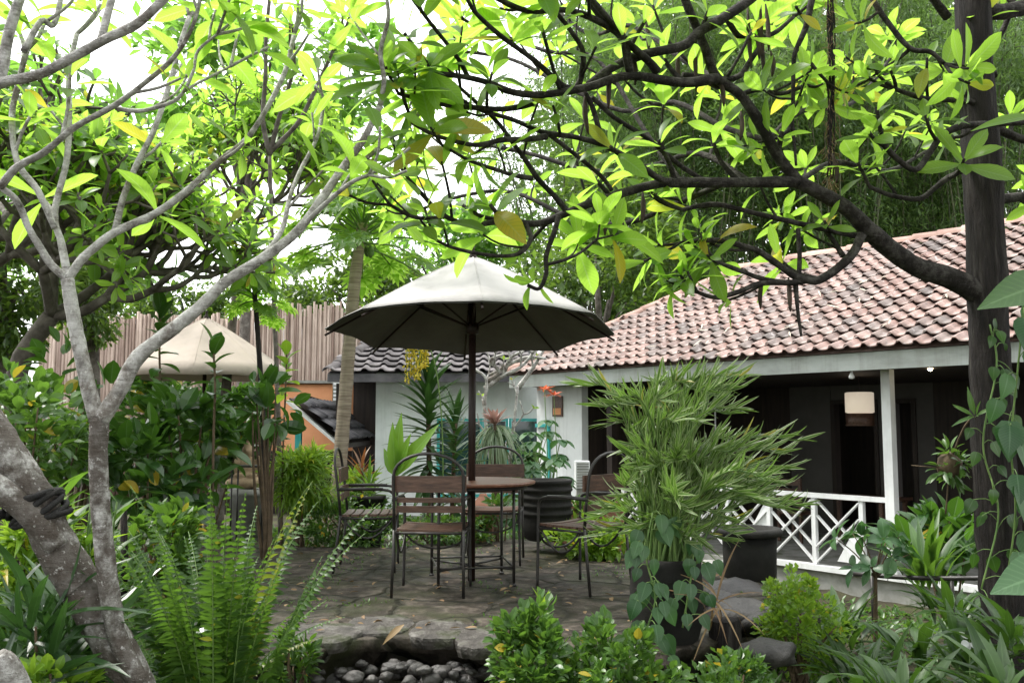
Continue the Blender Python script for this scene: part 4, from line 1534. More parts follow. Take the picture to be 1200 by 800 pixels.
def twig(tb, p, d, r, L, depth, tips, spread=(28, 50), up=0.25, kids=(2, 3)):
    a, b, d = basis(d)
    q = d + a * random.uniform(-.25, .25) + b * random.uniform(-.25, .25) + Vector((0, 0, up))
    q.normalize()
    mid = Vector(p) + d * L * .5
    e = mid + q * L * .5
    tb.tube(spline([p, mid, e], 3), np.linspace(r, r * .78, 7), 6, wob=.05)
    if depth <= 0:
        tips.append((e, q))
        return
    k = random.choice(kids)
    a, b, q = basis(q)
    az = random.uniform(0, 6.28)
    for i in range(k):
        an = R(random.uniform(*spread))
        t = az + 6.283 * i / k + random.uniform(-.4, .4)
        dd = q * math.cos(an) + (a * math.cos(t) + b * math.sin(t)) * math.sin(an)
        twig(tb, e, dd, r * .76, L * random.uniform(.62, .95), depth - 1, tips, spread, up, kids)


def sprout(tb, sp_, rr, tips, every=.42, L=(.1, .3), start=.25, depth=0, up=.5):
    acc = random.uniform(0, every)
    n = len(sp_)
    for i in range(1, n):
        acc += (sp_[i] - sp_[i - 1]).length
        if acc > every and i > n * start:
            acc = random.uniform(-.1, .1)
            t = (sp_[i] - sp_[i - 1]).normalized()
            a, b, t = basis(t)
            an = random.uniform(0, 6.28)
            d = t * .6 + (a * math.cos(an) + b * math.sin(an)) * .8 + Vector((0, 0, up))
            twig(tb, sp_[i], d.normalized(), max(.005, rr[i] * .6), random.uniform(*L), depth, tips)


def ends(tb, sp_, rr, tips, L=(.10, .24), depth=1):
    d = (sp_[-1] - sp_[-3]).normalized()
    a, b, d = basis(d)
    for s_ in range(random.choice((2, 2, 3))):
        an = random.uniform(0, 6.28)
        dd = d * .8 + (a * math.cos(an) + b * math.sin(an)) * .55 + Vector((0, 0, .15))
        twig(tb, sp_[-1], dd.normalized(), max(.006, rr[-1] * .85), random.uniform(*L), depth - 1, tips)


def crown_leaves(tips, name, mat, root, L=(.2, .27), n=(6, 9), wr=.17, yel=.06, ang=(35, 100)):
    mb = MB()
    for e, q in tips:
        d = (Vector(q) + Vector((0, 0, .25))).normalized()
        whorl(mb, e, d, random.randint(*n), random.uniform(*L), wr, ang, T_PLUM, (-.08, .48), yel, step=.06)
    return mb.build(name, mat, root, True)


# ---- the dark frangipani over the verandah
fr = at(1170, 700, 5.15)
rt = thing('frangipani_tree', 'dark frangipani with upright trunk and long black limbs reaching over the umbrella', 'tree', (fr.x, fr.y, gz(fr.x, fr.y)))
tk = MB()
base = Vector((at(1180, 700, 5.15).x, 5.15, gz(fr.x, fr.y) - .1))
tp0 = [base, at(1172, 650, 5.13), at(1166, 560, 5.12), at(1161, 450, 5.1), at(1157, 340, 5.08), at(1151, 200, 5.06), at(1142, 60, 5.03), at(1136, -90, 5.0), at(1128, -260, 4.95)]
sp_ = spline(tp0, 8)
tk.tube(sp_, [(.125 - .035 * i / (len(sp_) - 1)) * (1 + .08 * noise.noise(p * 6)) for i, p in enumerate(sp_)], 14, wob=.05)
tk.build('trunk', M['dark_bark'], rt, True)
lm = MB()
RT = []
BR = [  # pixels, depth start/end, radius start/end, sprouts
    ([(1150, 345), (1114, 326), (1077, 314), (1046, 294), (1016, 268), (989, 242), (935, 213)], 5.08, 4.65, 15, 8.5, 0),
    ([(935, 213), (911, 182), (891, 145), (867, 111), (840, 91), (824, 51), (803, 0), (788, -50)], 4.65, 4.25, 11, 8, 1),
    ([(935, 213), (867, 214), (800, 214), (768, 216), (704, 234), (663, 250), (630, 262), (590, 258)], 4.65, 3.95, 11, 6, 1),
    ([(590, 258), (575, 261), (548, 263), (518, 251), (495, 228), (478, 209)], 3.97, 3.7, 6, 4, 1),
    ([(520, 254), (500, 256), (481, 253), (457, 240)], 3.75, 3.55, 4, 3.5, 1),
    ([(840, 92), (800, 97), (737, 89), (690, 102), (636, 111), (600, 108), (575, 98), (548, 91), (511, 86)], 4.4, 3.5, 10, 5, 1),
    ([(640, 111), (620, 122), (589, 128), (542, 125), (511, 121), (467, 110)], 3.98, 3.45, 7, 4, 1),
    ([(785, 213), (772, 209), (735, 185), (704, 169), (670, 160), (636, 155), (600, 140), (560, 128), (530, 110)], 4.25, 3.7, 7, 4, 1),
    ([(663, 246), (650, 230), (630, 209), (616, 188), (602, 169), (580, 140), (540, 104)], 4.05, 3.8, 6, 3.5, 1),
    ([(623, 209), (600, 205), (582, 199), (560, 192), (542, 184), (518, 170)], 3.98, 3.6, 5, 3, 1),
    ([(640, 160), (620, 163), (589, 164), (568, 169), (548, 169), (511, 159), (484, 145)], 3.9, 3.5, 6, 4, 1),
    ([(738, 88), (731, 47), (704, 20), (687, -5), (670, -30)], 4.15, 3.9, 8, 6, 1),
    ([(732, 50), (717, 34), (670, 13), (619, 13), (582, -2), (550, -20)], 4.1, 3.5, 7, 5, 1),
    ([(770, 84), (760, 72), (737, 51), (715, 25), (690, -4)], 4.2, 3.9, 8, 6, 0),
    ([(690, 100), (720, 78), (754, 64), (800, 54), (820, 37), (850, 20), (881, -2), (900, -20)], 4.05, 4.5, 8, 10, 0),
    ([(676, 102), (681, 91), (683, 61), (670, 38), (656, 20), (636, -2)], 4.0, 3.7, 6, 4, 1),
    ([(668, 104), (656, 98), (625, 70), (589, 44), (559, 17), (545, -5)], 3.95, 3.4, 6, 4, 1),
    ([(548, 90), (540, 74), (528, 57), (505, 28), (484, 0)], 3.62, 3.3, 5, 3.5, 1),
    ([(707, 168), (700, 145), (694, 125), (685, 108)], 4.05, 4.05, 5, 5, 0),
    ([(694, 114), (720, 138), (754, 159), (780, 180), (800, 196), (830, 215)], 4.05, 4.5, 4, 5, 0),
    ([(640, 155), (675, 182), (704, 206), (717, 223)], 3.95, 4.15, 4, 4, 0),
    ([(800, 88), (860, 92), (880, 70), (892, 52)], 4.4, 4.6, 6, 5, 1),
    ([(952, -5), (945, 30), (935, 54), (930, 74), (928, 142), (916, 160)], 4.6, 4.62, 7, 3, 1),
    ([(928, 142), (931, 170), (933, 194)], 4.62, 4.6, 4, 2.5, 0),
    ([(935, 54), (945, 68), (958, 84), (969, 96)], 4.6, 4.7, 4, 3, 1),
    ([(1036, 170), (1050, 185), (1073, 199), (1090, 178), (1104, 159), (1127, 148), (1165, 145), (1210, 142)], 4.6, 4.9, 5, 7, 1),
    ([(1050, 105), (1068, 111), (1087, 116), (1127, 118), (1155, 122)], 4.7, 5.02, 4, 6, 1),
    ([(1005, -40), (1023, 0), (1043, 30), (1067, 57), (1090, 61), (1107, 75)], 4.7, 4.6, 6, 4, 1),
    ([(1067, 57), (1052, 70), (1033, 82)], 4.65, 4.7, 4, 3, 1),
    ([(1019, 219), (1045, 229), (1077, 233), (1096, 220), (1112, 208), (1150, 190)], 4.75, 5.04, 4, 6, 1),
    ([(800, 246), (820, 241), (844, 240), (885, 250), (928, 260), (968, 269), (1030, 282)], 4.5, 4.9, 4, 6, 1),
    ([(800, 284), (822, 282), (844, 282), (866, 287), (888, 294), (912, 310), (932, 324), (950, 329), (962, 327), (982, 314), (1000, 296), (1010, 275)], 4.5, 4.75, 4, 9, 1),
    ([(817, 342), (830, 347), (844, 348), (868, 341), (891, 332), (928, 331), (950, 328)], 4.4, 4.68, 3.5, 6, 1),
    ([(838, 306), (870, 318), (895, 327), (930, 332)], 4.45, 4.65, 3.5, 5, 1),
    ([(935, 268), (937, 300), (936, 326)], 4.7, 4.68, 4, 5, 0),
    ([(932, 330), (935, 365), (939, 394)], 4.66, 4.62, 5, 2.5, 0),
    ([(988, 300), (975, 280), (962, 266), (940, 262)], 4.75, 4.9, 5, 4, 1),
    ([(655, 253), (650, 270), (640, 300), (640, 320), (632, 338), (618, 334)], 4.0, 3.95, 5, 4, 0),
    ([(616, 262), (622, 280), (610, 296), (590, 300), (560, 297), (530, 290), (512, 282)], 3.95, 3.75, 4.5, 3, 1),
    ([(640, 310), (660, 305), (680, 296), (700, 280)], 3.98, 4.05, 3.5, 2.5, 1),
    ([(1140, 10), (1175, 14), (1240, 0)], 5.05, 5.3, 17, 14, 0),
    ([(1165, 150), (1210, 165), (1260, 150)], 5.1, 5.4, 9, 6, 1),
    ([(1110, 20), (1080, -20), (1060, -60)], 5.0, 4.7, 8, 6, 1),
    ([(1150, 235), (1185, 232), (1225, 225)], 5.1, 5.3, 7, 5, 1),
    ([(1165, 90), (1160, 65), (1178, 30), (1190, -10)], 5.1, 5.3, 6, 5, 1),
    ([(850, 20), (870, 45), (905, 40), (930, 20)], 4.5, 4.8, 6, 4, 1),
    ([(867, 111), (890, 105), (915, 110), (945, 100)], 4.5, 4.9, 5, 4, 1),
    ([(900, 165), (850, 150), (790, 120), (730, 130), (660, 100), (600, 70), (540, 60)], 4.65, 6.6, 6, 3, 2),
    ([(880, 214), (820, 180), (760, 195), (690, 200), (620, 180), (550, 170), (490, 190)], 4.6, 6.4, 6, 3, 2),
    ([(850, 214), (790, 240), (730, 262), (670, 255), (600, 225), (540, 230), (480, 250)], 4.6, 6.2, 6, 3, 2),
    ([(860, 105), (800, 70), (740, 30), (690, 40), (640, 0)], 4.5, 6.4, 6, 3, 2),
    ([(900, 165), (940, 130), (1000, 120), (1050, 60)], 4.65, 6.4, 6, 3, 2),
    ([(935, 213), (980, 190), (1040, 200), (1090, 175)], 4.7, 6.2, 6, 3, 2),
    ([(800, 215), (760, 160), (700, 70), (640, 60), (560, 30)], 4.4, 5.6, 5, 3, 2),
]
for pts, y0, y1, r0, r1, k in BR:
    if pts[0][0] != 1150:
        r0, r1 = r0 * .66, r1 * .62
    s_, r_ = traced(lm, pts, y0, y1, r0, r1)
    if k:
        tip = list(zip(s_, r_))
        # grow from whichever end is thinner
        if r0 < r1:
            s_, r_ = s_[::-1], r_[::-1]
        ends(lm, s_, r_, RT)
        sprout(lm, s_, r_, RT, .37 if k == 1 else .5, (.1, .3) if k == 1 else (.2, .5), start=.12)
    else:
        if pts[-1] == (618, 334):
            RT.append((s_[-1], Vector((-.4, -.2, -.5))))
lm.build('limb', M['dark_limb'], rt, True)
crown_leaves(RT, 'crown', M['plumeria'], rt, L=(.18, .27), n=(5, 8), yel=.07)
# finger-like dry pods hanging from the limbs
for x, y0, y1, Y in ((876, 10, 80, 4.55), (891, 0, 100, 4.6), (897, 5, 60, 4.5), (813, 20, 108, 4.4), (795, 60, 100, 4.35), (885, 40, 70, 4.5), (715, 78, 128, 4.1), (686, 108, 158, 4.05), (894, 327, 362, 4.66), (924, 325, 365, 4.66), (740, 60, 100, 4.2), (843, 92, 125, 4.45), (868, 130, 165, 4.5), (707, 240, 276, 4.1), (753, 225, 262, 4.2), (757, 25, 60, 4.2), (903, 60, 90, 4.6), (975, 180, 215, 4.7)):
    a_, b_ = at(x, y0, Y), at(x + random.uniform(-4, 6), y1, Y + random.uniform(-.03, .03))
    pd = MB()
    pd.tube(spline([a_, (a_ + b_) / 2 + Vector((random.uniform(-.01, .015), 0, 0)), b_], 3), [.004, .008, .012, .013, .012, .009, .003], 7)
    pd.build('seed_pod', M['pod'], rt, True)

# ---- pale frangipani at the near left, slanting trunk and slim second stem
lb_ = at(185, 952, 3.3)
lt = thing('frangipani_tree', 'pale grey frangipani with a thick slanting trunk and a slim forked stem', 'tree', (lb_.x, 3.3, gz(lb_.x, 3.3)))
tk = MB()
g = gz(lb_.x, 3.3)
pts = [Vector((lb_.x + .02, 3.35, g - .08)), at(168, 840, 3.32), at(140, 770, 3.3), at(105, 705, 3.27), at(66, 640, 3.24), at(42, 590, 3.22), at(10, 540, 3.2), at(-30, 480, 3.2), at(-90, 400, 3.2), at(-150, 280, 3.15)]
s_ = spline(pts, 7)
n_ = len(s_)
tk.tube(s_, [(.070 - .001 * min(1, i / n_ * 1.5)) * (1 + .16 * noise.noise(p * 5)) for i, p in enumerate(s_)], 18, wob=.05)
s2, r2 = traced(tk, [(66, 640), (45, 612), (15, 585), (-25, 555), (-80, 500), (-160, 430)], 3.2, 2.9, 14, 14, 6, 14)
s3, r3 = traced(tk, [(162, 800), (140, 752), (130, 705), (122, 640), (117, 580), (115, 530), (117, 488)], 3.25, 3.12, 11.5, 10.5, 6, 14)
s4, r4 = traced(tk, [(-6, 770), (10, 790), (40, 860)], 2.6, 2.7, 14, 18, 6, 12)
tk.build('trunk', M['old_grey_bark'], lt, True)
lm = MB()
LT = []
LBR = [
    ([(117, 492), (140, 458), (162, 418), (203, 385), (236, 358), (263, 331), (304, 305), (351, 268), (400, 199), (425, 165), (445, 125)], 3.12, 3.3, 18, 7, 0),
    ([(445, 125), (450, 95), (446, 60), (455, 20), (450, -20)], 3.3, 3.2, 6, 4, 1),
    ([(402, 197), (430, 185), (452, 165), (475, 152)], 3.28, 3.6, 6, 4, 1),
    ([(114, 492), (104, 455), (92, 400), (85, 365), (79, 327)], 3.12, 3.1, 16, 13, 0),
    ([(79, 327), (60, 310), (47, 290), (34, 268), (20, 236), (0, 219), (-30, 200)], 3.1, 3.0, 8, 7, 0),
    ([(0, 219), (20, 196), (51, 179), (88, 149), (132, 125), (169, 98), (203, 68), (226, 30), (238, -15)], 3.0, 2.75, 9, 4, 1),
    ([(136, 127), (155, 130), (176, 128), (209, 115), (226, 85), (232, 60), (255, 40)], 2.9, 2.9, 5, 3, 1),
    ([(214, 108), (235, 96), (270, 78)], 2.9, 3.1, 3.5, 2.5, 1),
    ([(64, 267), (44, 223), (20, 189), (14, 135), (22, 98), (30, 60)], 3.08, 3.15, 7, 6, 1),
    ([(80, 327), (72, 285), (64, 250), (78, 189), (81, 135), (81, 84), (90, 40)], 3.1, 3.3, 8, 5, 1),
    ([(79, 327), (95, 305), (111, 290), (135, 272), (182, 250), (216, 226), (257, 189), (287, 165), (310, 132), (334, 84), (345, 40)], 3.1, 3.35, 10, 5, 1),
    ([(135, 270), (145, 230), (162, 189), (182, 149), (203, 84), (210, 55), (222, 20)], 3.15, 3.4, 7, 5, 1),
    ([(-40, 120), (0, 98), (44, 88), (84, 68), (122, 47), (162, 27), (195, -4)], 2.6, 2.55, 12, 10, 0),
    ([(118, 48), (124, 25), (133, -8)], 2.57, 2.6, 9, 8, 0),
    ([(-5, 100), (3, 81), (10, 40), (26, -10)], 2.6, 2.6, 13, 11, 0),
    ([(28, 60), (48, 25), (62, 30), (70, 5), (72, -20)], 2.62, 2.8, 7, 5, 1),
    ([(-30, 200), (-15, 150), (-20, 110), (-5, 100)], 3.0, 2.62, 9, 12, 0),
    ([(304, 307), (330, 270), (340, 230), (352, 200), (372, 160), (380, 120)], 3.2, 3.6, 6, 4, 1),
    ([(351, 268), (380, 240), (410, 215), (432, 205)], 3.25, 3.1, 6, 4, 1),
]
for pts, y0, y1, r0, r1, k in LBR:
    s_, r_ = traced(lm, pts, y0, y1, r0 * .58, r1 * .56, 5, 10)
    if k:
        ends(lm, s_, r_, LT, L=(.1, .2))
        if k > 0:
            sprout(lm, s_, r_, LT, .36, start=.3)
lm.build('limb', M['grey_bark'], lt, True)
crown_leaves(LT, 'crown', M['plumeria'], lt, L=(.13, .21), n=(4, 6), yel=.02)
# black cloth tied round the trunk fork
c = at(44, 596, 3.222)
ax = (at(30, 568, 3.21) - at(66, 640, 3.24)).normalized()
a_, b_, ax = basis(ax)
mb = MB()
for k_ in range(6):
    pp = []
    for i in range(25):
        t_ = 2 * math.pi * i / 24
        pp.append(c + ax * ((k_ - 2.5) * .013 + .022 * math.sin(t_ + k_ * 1.1)) + (a_ * math.cos(t_) + b_ * math.sin(t_)) * (.088 + .006 * random.random()))
    mb.tube(pp, .011, 7, wob=.2)
tail = c - Vector((.08, .05, .01))
mb.tube(spline([tail, tail + Vector((-.05, -.06, -.02)), tail + Vector((-.11, -.08, -.06))], 3), np.linspace(.02, .006, 7), 6)
tag(mb.build('cloth_tie', M['black_rubber'], None, True, loc=tuple(c)), 'black cloth tied round the slanting grey trunk below its fork', 'tie')


# ---- frangipani behind it, with a thicket of thin dark branches
def wild_frangipani(label, base, trunk, r, depth, L, leafL, mat, bark, yel=.03, spread=(25, 48), up=.18, nl=(5, 8)):
    t = thing('frangipani_tree', label, 'tree', base)
    tb, lb2 = MB(), MB()
    s_ = spline([Vector(base) - Vector((0, 0, .05))] + trunk, 6)
    tb.tube(s_, np.linspace(r, r * .7, len(s_)), 12, wob=.06)
    tips = []
    d = (s_[-1] - s_[-4]).normalized()
    a, b, d = basis(d)
    for i in range(4):
        t_ = 6.283 * i / 4 + random.uniform(-.3, .3)
        dd = d * .75 + (a * math.cos(t_) + b * math.sin(t_)) * .75
        twig(lb2, s_[-1], dd.normalized(), r * .5, L, depth, tips, spread, up)
    tb.build('trunk', bark, t, True)
    lb2.build('limb', bark, t, True)
    crown_leaves(tips, 'crown', mat, t, L=leafL, n=nl, yel=yel)
    return t


b0 = at(10, 600, 7.6)
wild_frangipani('bushy frangipani with a thicket of thin dark branches behind the pale forked trunk', (b0.x, b0.y, gz(b0.x, b0.y)),
                [at(14, 520, 7.6), at(22, 430, 7.55), at(60, 370, 7.5)], .10, 5, .5, (.18, .25), M['plumeria'], M['mid_bark'], up=.3)
b0 = at(-150, 600, 9.0)
wild_frangipani('second bushy frangipani half out of view beyond the thicket', (b0.x, b0.y, gz(b0.x, b0.y)),
                [at(-140, 520, 9), at(-120, 420, 9), at(-60, 330, 9.0)], .12, 5, .75, (.2, .28), M['plumeria_dark'], M['mid_bark'])
b0 = at(255, 620, 11.5)
wild_frangipani('airy frangipani standing far off against the white sky above the beige umbrella', (b0.x, b0.y, gz(b0.x, b0.y)),
                [at(262, 500, 11.5), at(272, 380, 11.5), at(290, 270, 11.4)], .07, 5, .55, (.2, .3), M['plumeria'], M['mid_bark'], up=.22, nl=(5, 7))


# ================================================================== PAPAYAS
def papaya(label, base, trunk, r, nleaf, pet, blade, mat, bark, ringed=True, name='papaya_tree', el=(25, 110)):
    t = thing(name, label, 'tree', base)
    tb = MB()
    s_ = spline([Vector(base) - Vector((0, 0, .05))] + trunk, 8)
    tb.tube(s_, [r * (1 - .3 * i / len(s_)) * (1 + .04 * math.sin(i * 2.3)) for i in range(len(s_))], 12)
    tb.build('trunk', bark, t, True)
    pb, lf = MB(), MB()
    top = s_[-1]
    for i in range(nleaf):
        az = i * 2.4 + random.uniform(-.3, .3)
        f = (i + .5) / nleaf
        e = R(el[0] + (el[1] - el[0]) * f)
        out = Vector((math.cos(az), math.sin(az), 0))
        d = Vector((0, 0, math.cos(e))) + out * math.sin(e)
        p0 = top - Vector((0, 0, .22 * f * (blade / .3)))
        L = pet * random.uniform(.75, 1.1) * (.6 + .4 * f)
        p1 = p0 + d * L * .55
        p2 = p0 + d * L - Vector((0, 0, .12 * L))
        pb.tube(spline([p0, p1, p2], 4), np.linspace(.012, .006, 9) * (blade / .3), 5)
        # palmate blade
        n1 = (Vector((0, 0, 1)) + out * .5).normalized()
        fw = (d - n1 * d.dot(n1) + out * .4 - Vector((0, 0, .4))).normalized()
        sd = n1.cross(fw).normalized()
        P, D, LL, WW = [], [], [], []
        for k in range(9):
            an = R(-150 + 300 * k / 8)
            dd = fw * math.cos(an) + sd * math.sin(an)
            ll = blade * (1 - .35 * abs(k - 4) / 4) * random.uniform(.85, 1.1)
            P.append(p2); D.append(dd); LL.append(ll); WW.append(ll * .16)
            for q in (.45, .65):
                for sg in (-1, 1):
                    a2 = an + sg * .75
                    P.append(p2 + dd * ll * q); D.append(fw * math.cos(a2) + sd * math.sin(a2)); LL.append(ll * .38); WW.append(ll * .08)
        leaves(lf, [tuple(x) for x in P], [tuple(x) for x in D], tuple(n1), np.array(LL), np.array(WW), T_LANCE, .18, t0=random.random())
    for i in range(10 if ringed else 0):
        az = random.uniform(0, 6.28)
        c_ = top - Vector((-.1 * math.cos(az), -.1 * math.sin(az), .1 + random.uniform(0, .25)))
        pb.tube([c_, c_ + Vector((0, 0, -.05)), c_ + Vector((0, 0, -.10))], [.02, .045, .015], 7)
    pb.build('leaf_stalks', M['green_stem'], t, True)
    lf.build('crown', mat, t, True)
    return t


b0 = at(392, 590, 10.2)
papaya('tall papaya with ringed pale trunk rising beside the grey umbrella', (b0.x, b0.y, gz(b0.x, b0.y)),
       [at(397, 560, 10.2), at(405, 460, 10.2), at(412, 370, 10.2), at(418, 310, 10.2), at(425, 262, 10.2)], .088, 30, 1.0, .36, M['plumeria'], M['papaya_bark'])
b0 = at(312, 600, 8.2)
papaya('slender dark-stemmed young papaya in front of the beige umbrella', (b0.x, b0.y, gz(b0.x, b0.y)),
       [at(311, 560, 8.2), at(307, 470, 8.2), at(302, 390, 8.2), at(298, 338, 8.2)], .030, 12, .30, .2, M['plumeria'], M['dark_bark'], False)
# thin forked sapling seen against the sky
b0 = at(330, 610, 9.2)
t = thing('slim_sapling', 'bare thin sapling stem forking high against the white sky', 'tree', (b0.x, b0.y, gz(b0.x, b0.y)))
tb = MB()
tips = []
s_ = spline([Vector((b0.x, b0.y, gz(b0.x, b0.y))), at(326, 480, 9.2), at(321, 350, 9.2), at(318, 250, 9.2), at(316, 182, 9.2)], 5)
tb.tube(s_, np.linspace(.028, .02, len(s_)), 7)
for pts in ([(316, 182), (308, 140), (311, 90), (312, 40), (318, -20)], [(316, 182), (325, 145), (336, 110), (345, 80)], [(317, 178), (335, 160), (352, 140), (372, 100), (390, 60)]):
    s2, r2 = traced(tb, pts, 9.2, 9.0, 3.2, 2.2, 4, 6)
    tips.append((s2[-1], (s2[-1] - s2[-3]).normalized()))
    ends(tb, s2, r2, tips, L=(.3, .5))
tb.build('trunk', M['mid_bark'], t, True)
crown_leaves(tips, 'crown', M['plumeria'], t, L=(.3, .42), n=(6, 8))

# ================================================================== BAMBOO AND FAR TREES
def bamboo(seed):
    global RNG
    RNG = np.random.default_rng(seed)
    random.seed(seed)
    t = thing('bamboo_clump', 'tall bamboo clump', 'bamboo', (0, 0, 0), 'bamboo clumps behind the tiled house')
    cb, lf = MB(), MB()
    for i in range(26):
        an, rr = random.uniform(0, 6.28), random.uniform(.1, .9)
        b = Vector((math.cos(an) * rr, math.sin(an) * rr, 0))
        h = random.uniform(8.5, 14.5)
        o = Vector((math.cos(an), math.sin(an), 0)) * random.uniform(.6, 3.4)
        pts = [b, b + o * .12 + Vector((0, 0, h * .4)), b + o * .45 + Vector((0, 0, h * .78)), b + o * .85 + Vector((0, 0, h * .97)), b + o * 1.25 + Vector((0, 0, h * .93))]
        s_ = spline(pts, 8)
        cb.tube(s_, np.linspace(.035, .006, len(s_)), 5, cap=False)
        S_a = np.array([tuple(p) for p in s_])
        n = 1150
        ti = RNG.uniform(.04, 1, n) * (len(s_) - 1)
        i0 = np.minimum(ti.astype(int), len(s_) - 2)
        f = (ti - i0)[:, None]
        C = S_a[i0] * (1 - f) + S_a[i0 + 1] * f
        # leaf sprays in clusters
        nc = 46
        cl = RNG.integers(0, nc, n)
        cdir = nrm(RNG.normal(size=(nc, 3)) * np.array([1, 1, .5]))
        clen = RNG.uniform(.1, 1.1, nc)
        ct = RNG.uniform(.04, 1, nc) * (len(s_) - 1)
        ci = np.minimum(ct.astype(int), len(s_) - 2)
        cf = (ct - ci)[:, None]
        CC = S_a[ci] * (1 - cf) + S_a[ci + 1] * cf + cdir * clen[:, None]
        X = CC[cl] + RNG.normal(0, .21, (n, 3)) - np.array([0, 0, .1])
        D = nrm(cdir[cl] * .6 + RNG.normal(0, .6, (n, 3)) + np.array([0, 0, -.55]))
        N = nrm(RNG.normal(0, .6, (n, 3)) + np.array([0, 0, 1]))
        LL = RNG.uniform(.13, .27, n)
        leaves(lf, X, D, N, LL, LL * .095, T_DIAM, 0.0)
    cb.build('culms', M['culm'], t, True)
    lf.build('foliage', M['bamboo_leaf'], t)
    return t


BP = [bamboo(1), bamboo(2)]
RNG = np.random.default_rng(11)
random.seed(11)
spots = [(668, 23.5, .86, 'bamboo clump showing over the umbrella top'), (745, 25, 1.0, 'bamboo clump over the hip end of the tile roof'),
         (825, 23.5, .95, 'bamboo clump above the top corner where hip and ridge meet'), (905, 25.5, 1.05, 'bamboo clump behind the middle of the ridge'),
         (985, 23.5, 1.0, 'bamboo clump behind the hairy hanging strand'), (1065, 25, 1.05, 'bamboo clump behind the ridge just before the upright trunk'),
         (1150, 23.5, 1.0, 'bamboo clump hidden by the upright dark trunk'), (1235, 25, 1.05, 'bamboo clump past the upright dark trunk at the picture edge'),
         (790, 28, 1.15, 'taller bamboo clump of the second row over the hip corner'), (950, 28.5, 1.15, 'taller bamboo clump of the second row over the mid ridge'), (1110, 28, 1.15, 'taller bamboo clump of the second row by the upright trunk')]
for i, (px, Y, s_, lab) in enumerate(spots):
    o = BP[i] if i < 2 else copy_tree(BP[i % 2])
    x = (px - 600) / FPX * Y
    o.location = (x, Y, -.6)
    o.rotation_euler.z = i * 1.3
    o.scale = (s_, s_, s_)
    o['label'] = lab

FT = [('broadleaf_tree', 'dense dark broadleaf tree between umbrella edge and roof hip', 700, 335, 21.0, (2.2, 1.8, 2.6), 9000, .2),
      ('broadleaf_tree', 'small green tree rising over the beige umbrella top', 222, 372, 23, (1.5, 1.3, .95), 3500, .2),
      ('broadleaf_tree', 'dark leafy tree before the reddish bamboo screen', 108, 345, 14, (.75, .7, .8), 2600, .15),
      ('broadleaf_tree', 'shadowy green tree low beside the thicket at the picture edge', 5, 330, 12, (1.1, 1, 1.1), 3600, .16),
      ('broadleaf_tree', 'low far tree peeping over the orange house screen', 420, 352, 27, (2.6, 2, 1.2), 4200, .25),
      ('broadleaf_tree', 'sunlit broadleaf crown beyond the airy frangipani', 60, 255, 26, (4.2, 3, 3.2), 7000, .3),
      ('broadleaf_tree', 'dark tall tree filling the gaps behind the bamboo over the hip corner', 790, 150, 33, (5.0, 2.5, 8.5), 9000, .55),
      ('broadleaf_tree', 'dark tall tree filling the gaps behind the bamboo over the ridge', 960, 150, 34, (5.2, 2.5, 8.5), 9000, .55),
      ('broadleaf_tree', 'dark tall tree filling the gaps behind the bamboo by the upright trunk', 1130, 150, 33, (5.0, 2.5, 8.5), 9000, .55),
      ('broadleaf_tree', 'dark tall tree beyond the bamboo at the picture edge', 1290, 150, 33, (5.0, 2.5, 8.5), 7000, .55),
      ('broadleaf_tree', 'loose high crown seen through the pale limbs against the white sky', 290, 95, 19, (3.4, 2.2, 1.5), 2600, .36),
      ('broadleaf_tree', 'pale green tree crown far behind the papaya top', 520, 300, 30, (3.2, 2.5, 2.4), 5000, .3)]
for nm, lab, px, py, Y, r, n, L in FT:
    c = at(px, py, Y)
    gzv = gz(c.x, c.y) - .05
    t = thing(nm, lab, 'tree', (c.x, c.y, gzv))
    P, Q, K = blob(n, c, r, 26, .34, flat=.8)
    D = nrm(Q * .7 + RNG.normal(0, .5, (n, 3)) + np.array([0, 0, -.15]))
    N = nrm(RNG.normal(0, .5, (n, 3)) + np.array([0, 0, 1]))
    LL = L * RNG.uniform(.6, 1.2, n)
    mb = MB()
    leaves(mb, P, D, N, LL, LL * .25, T_TINY, .1)
    mb.build('crown', M['plumeria_dark'] if px in (290, 60, 520) else M['far_leaf'], t)
    tb = MB()
    tb.tube(spline([Vector((c.x, c.y, gzv)), Vector((c.x + .1, c.y, (gzv + c.z) / 2)), Vector(c)], 4), np.linspace(.14, .07, 9), 8)
    for k in K[:12]:
        e = Vector(k)
        tb.tube(spline([Vector((c.x + .05, c.y, (gzv + 2 * c.z) / 3)), (Vector(c) + e) / 2, e], 3), np.linspace(.05, .012, 7), 5)
    tb.build('trunk', M['mid_bark'], t, True)

